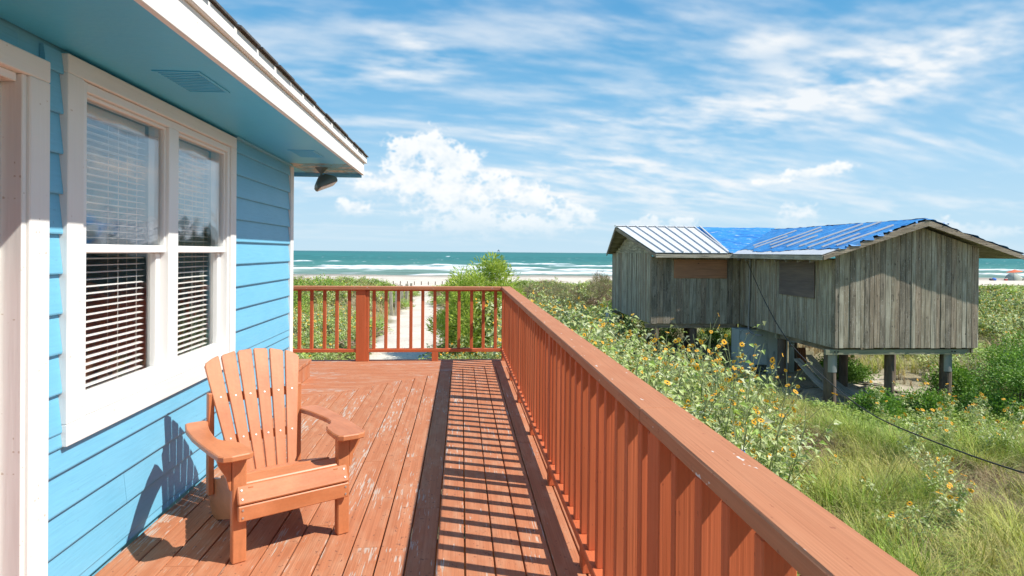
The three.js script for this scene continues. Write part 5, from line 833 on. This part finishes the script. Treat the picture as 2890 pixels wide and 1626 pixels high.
// grass and ground cover: nobody could count them
function instanced(name, label, category, geo, material, list) {
  const m = new THREE.InstancedMesh(geo, material, list.length), d = new THREE.Object3D(), c = new THREE.Color(); m.name = numbered(name);
  list.forEach((o, i) => { d.position.set(o.x, o.y, -o.Z); d.rotation.set(o.tx ?? 0, o.a, o.tz ?? 0); d.scale.set(o.s, o.s * (o.sy ?? 1), o.s); d.updateMatrix(); m.setMatrixAt(i, d.matrix); c.setRGB(...o.c); m.setColorAt(i, c); });
  m.castShadow = m.receiveShadow = true; m.frustumCulled = false; scene.add(m); return tag(m, label, category, null, 'stuff');
}
{
  const r = rng(909);
  const tuft = (seed, n, h, lean) => { const b = new VB(), q = rng(seed); for (let k = 0; k < n; k++) { const a = q() * 6.28, w = range(q, 0.0035, 0.007), L = h * range(q, 0.55, 1.15), ln = lean * range(q, 0.3, 1.4), o = [range(q, -0.07, 0.07), 0, range(q, -0.07, 0.07)], s = [-Math.sin(a) * w, 0, Math.cos(a) * w], col = vary(q, [1, 1, 1], 0.3); let P = [[o.map((v, i) => v - s[i]), o.map((v, i) => v + s[i])]]; for (let j = 1; j <= 4; j++) { const t = j / 4, out = ln * t * t * L, y = L * (t - 0.42 * ln * t * t), ww = 1 - t * 0.85, c = [o[0] + Math.cos(a) * out, Math.max(0.01, y), o[2] + Math.sin(a) * out]; P.push([c.map((v, i) => v - s[i] * ww), c.map((v, i) => v + s[i] * ww)]); } for (let j = 0; j < 4; j++) { b.tri(P[j][0], P[j][1], P[j + 1][1], col); b.tri(P[j][0], P[j + 1][1], P[j + 1][0], col); } } return b.geo(); };
  const blade = new THREE.MeshPhysicalMaterial({ vertexColors: true, roughness: 0.75, transmission: 0.25, thickness: 0, side: THREE.DoubleSide });
  const cols = [[0.42, 0.46, 0.07], [0.5, 0.49, 0.1], [0.6, 0.52, 0.17], [0.32, 0.44, 0.05], [0.46, 0.47, 0.15]], dry = [[0.42, 0.3, 0.15], [0.52, 0.4, 0.2], [0.32, 0.23, 0.13]];
  for (const v of [0, 1, 2]) {
    const list = []; for (let t = 0; t < 26000 && list.length < 3600; t++) { const Z = range(r, 4, 16.5), x = range(r, 1.1, 17); if (!clear(x, Z) || !seen(x, Z, 1)) continue; const dr = n2(x * 0.5, Z * 0.5 + 3), thin = x < 4.3 && Z > 8 ? 0.35 : 1; if (r() > thin) continue; if (Z > 13.2 && x > 8.2 && r() < 0.8) continue; const low = 1 - 0.55 * sstep(10.5, 13.2, Z) * sstep(7.5, 9, x); const pk = n2b(x * 0.8, Z * 0.8) * 0.6 + n2c(x * 0.23, Z * 0.3) * 0.6, c = dr > 0.3 ? dry[Math.floor(r() * 3)] : r() < 0.25 ? cols[Math.floor(r() * 5)] : pk > 0.2 ? cols[3] : pk < -0.25 ? cols[2] : cols[Math.floor(r() * 2)]; list.push({ x, y: landY(x, Z) - 0.02, Z, a: r() * 6.28, s: range(r, 0.55, 1.3) * (dr > 0.3 ? 0.75 : 1) * (1 + 0.25 * pk) * low, sy: range(r, 0.75, 1.25), c: vary(r, c, 0.38), tx: range(r, -0.25, 0.25), tz: range(r, -0.25, 0.25) }); }
    instanced('long_grass', ['long arching green-brown grass in the foreground below the railing', 'fine green-brown grass mixed into the foreground sward', 'loose dry grass mixed into the foreground sward'][v], 'grass', tuft(50 + v, 22, 0.62, [0.9, 0.7, 1.1][v]), blade, list);
  }
  const list2 = []; for (let t = 0; t < 60000 && list2.length < 9000; t++) { const Z = 8.5 + 62 * Math.pow(r(), 1.4), x = range(r, -0.33 * Z - 3, 0.96 * Z + 2); if (!clear(x, Z) || (Z < 16 && x > 1) || onPath(x, Z) > 0.05) continue; const dr = n2(x * 0.14, Z * 0.14); list2.push({ x, y: landY(x, Z) - 0.02, Z, a: r() * 6.28, s: range(r, 0.7, 1.3) * (1 + Z * 0.012), c: vary(r, dr > 0.15 ? dry[Math.floor(r() * 3)] : cols[Math.floor(r() * 5)], 0.2) }); }
  instanced('dune_grass', 'dune grass and weeds covering the ground behind the deck', 'grass', tuft(60, 16, 0.5, 0.8), blade, list2);
  // leafy ground cover
  const cb = new VB(), q = rng(61); for (let k = 0; k < 46; k++) { const a = q() * 6.28, rr = 0.3 * Math.sqrt(q()), y = range(q, 0.03, 0.2), d = norm([Math.cos(a), range(q, -0.2, 0.7), Math.sin(a)]), s = norm(cross(d, [range(q, -0.6, 0.6), 1, range(q, -0.6, 0.6)])), L = range(q, 0.04, 0.085), w = range(q, 0, 6.28); cb.leaf([Math.cos(w) * rr, y, Math.sin(w) * rr], d, s, L, L * 0.6, vary(q, [1, 1, 1], 0.3), 0.2); }
  const lime = [[0.34, 0.46, 0.06], [0.42, 0.52, 0.08], [0.26, 0.4, 0.05]], lp = [];
  for (let t = 0; t < 40000 && lp.length < 5200; t++) { const Z = range(r, 4.5, 15.5), x = range(r, 2.5, 17); if (!clear(x, Z) || !seen(x, Z, 1)) continue; const k = n2(x * 0.33 + 5, Z * 0.33) + (Z > 12.6 && x > 8.5 ? 0.5 : 0) + (Z < 7.6 && x > 4.6 ? 0.55 : 0) + (x > 10 ? 0.25 : 0); if (k < 0.28) continue; lp.push({ x, y: landY(x, Z) - 0.03, Z, a: r() * 6.28, s: range(r, 0.7, 1.5), c: vary(r, lime[Math.floor(r() * 3)], 0.2) }); }
  instanced('ground_cover', 'bright leafy ground cover between the foreground grasses', 'ground cover', cb.geo(), leafMat, lp);
  const fp = []; for (let t = 0; t < 90000 && fp.length < 15000; t++) { const Z = 15.5 + 72 * Math.pow(r(), 1.15), x = r() < 0.5 ? range(r, 0.7 * Z, 0.97 * Z + 2) : range(r, -0.33 * Z - 3, 0.28 * Z); if (!clear(x, Z) || onPath(x, Z) > 0.05) continue; const k = n2(x * 0.12 + 5, Z * 0.12) + (Z > 36 && x > 0.6 * Z ? 0.7 : 0); if (k < 0.05) continue; const br = n2b(x * 0.09, Z * 0.16) > 0.42; fp.push({ x, y: landY(x, Z) - 0.03, Z, a: r() * 6.28, s: range(r, 1.1, 2) * (1 + Z * 0.018), sy: 0.8, c: vary(r, br ? [0.36, 0.26, 0.15] : lime[Math.floor(r() * 3)], 0.2) }); }
  instanced('dune_vines', 'creeping green and brown vines over the dunes', 'ground cover', cb.geo(), leafMat, fp);
}
{ // far sunflowers, one mass
  const r = rng(717), v = sunflower(1300, 1.4, 0.95, 190, 12, 2), m = plantProto('far_sunflowers', v, 2), list = [];
  for (let t = 0; t < 9000 && list.length < 520; t++) { const Z = range(r, 26, 62), right = r() < 0.5, x = right ? range(r, 0.72 * Z, 0.97 * Z + 2) : range(r, -0.32 * Z - 3, 0.27 * Z); if (!clear(x, Z) || (right ? Z < 27 || Z > 40 : Math.abs(x - pathX(Z)[0]) < 2.3) || (!right && n2(x * 0.1, Z * 0.1) < -0.1)) continue; list.push({ x, y: landY(x, Z) - 0.03, Z, a: r() * 6.28, s: range(r, 0.55, 0.95), c: [1, 1, 1] }); }
  instanced('far_sunflowers', 'distant silvery wild sunflowers spread over the dunes', 'sunflowers', m.geometry, petalMat, list);
}
{ const b = thing('blue_scrap', 'small scrap of blue tarp caught in the sunflowers by the railing', 'tarp scrap', 2.98, -0.68, -6.5); const g = new THREE.PlaneGeometry(0.06, 0.07, 6, 6), p = g.attributes.position; for (let i = 0; i < p.count; i++) p.setZ(i, 0.03 * n2(p.getX(i) * 20, p.getY(i) * 20)); g.computeVertexNormals(); mesh('cloth', g, flat(0.02, 0.2, 0.62, { side: THREE.DoubleSide }), b); }

scene.traverse((o) => { if (o.isMesh) { o.castShadow = true; o.receiveShadow = true; } });
renderer.render(scene, camera);
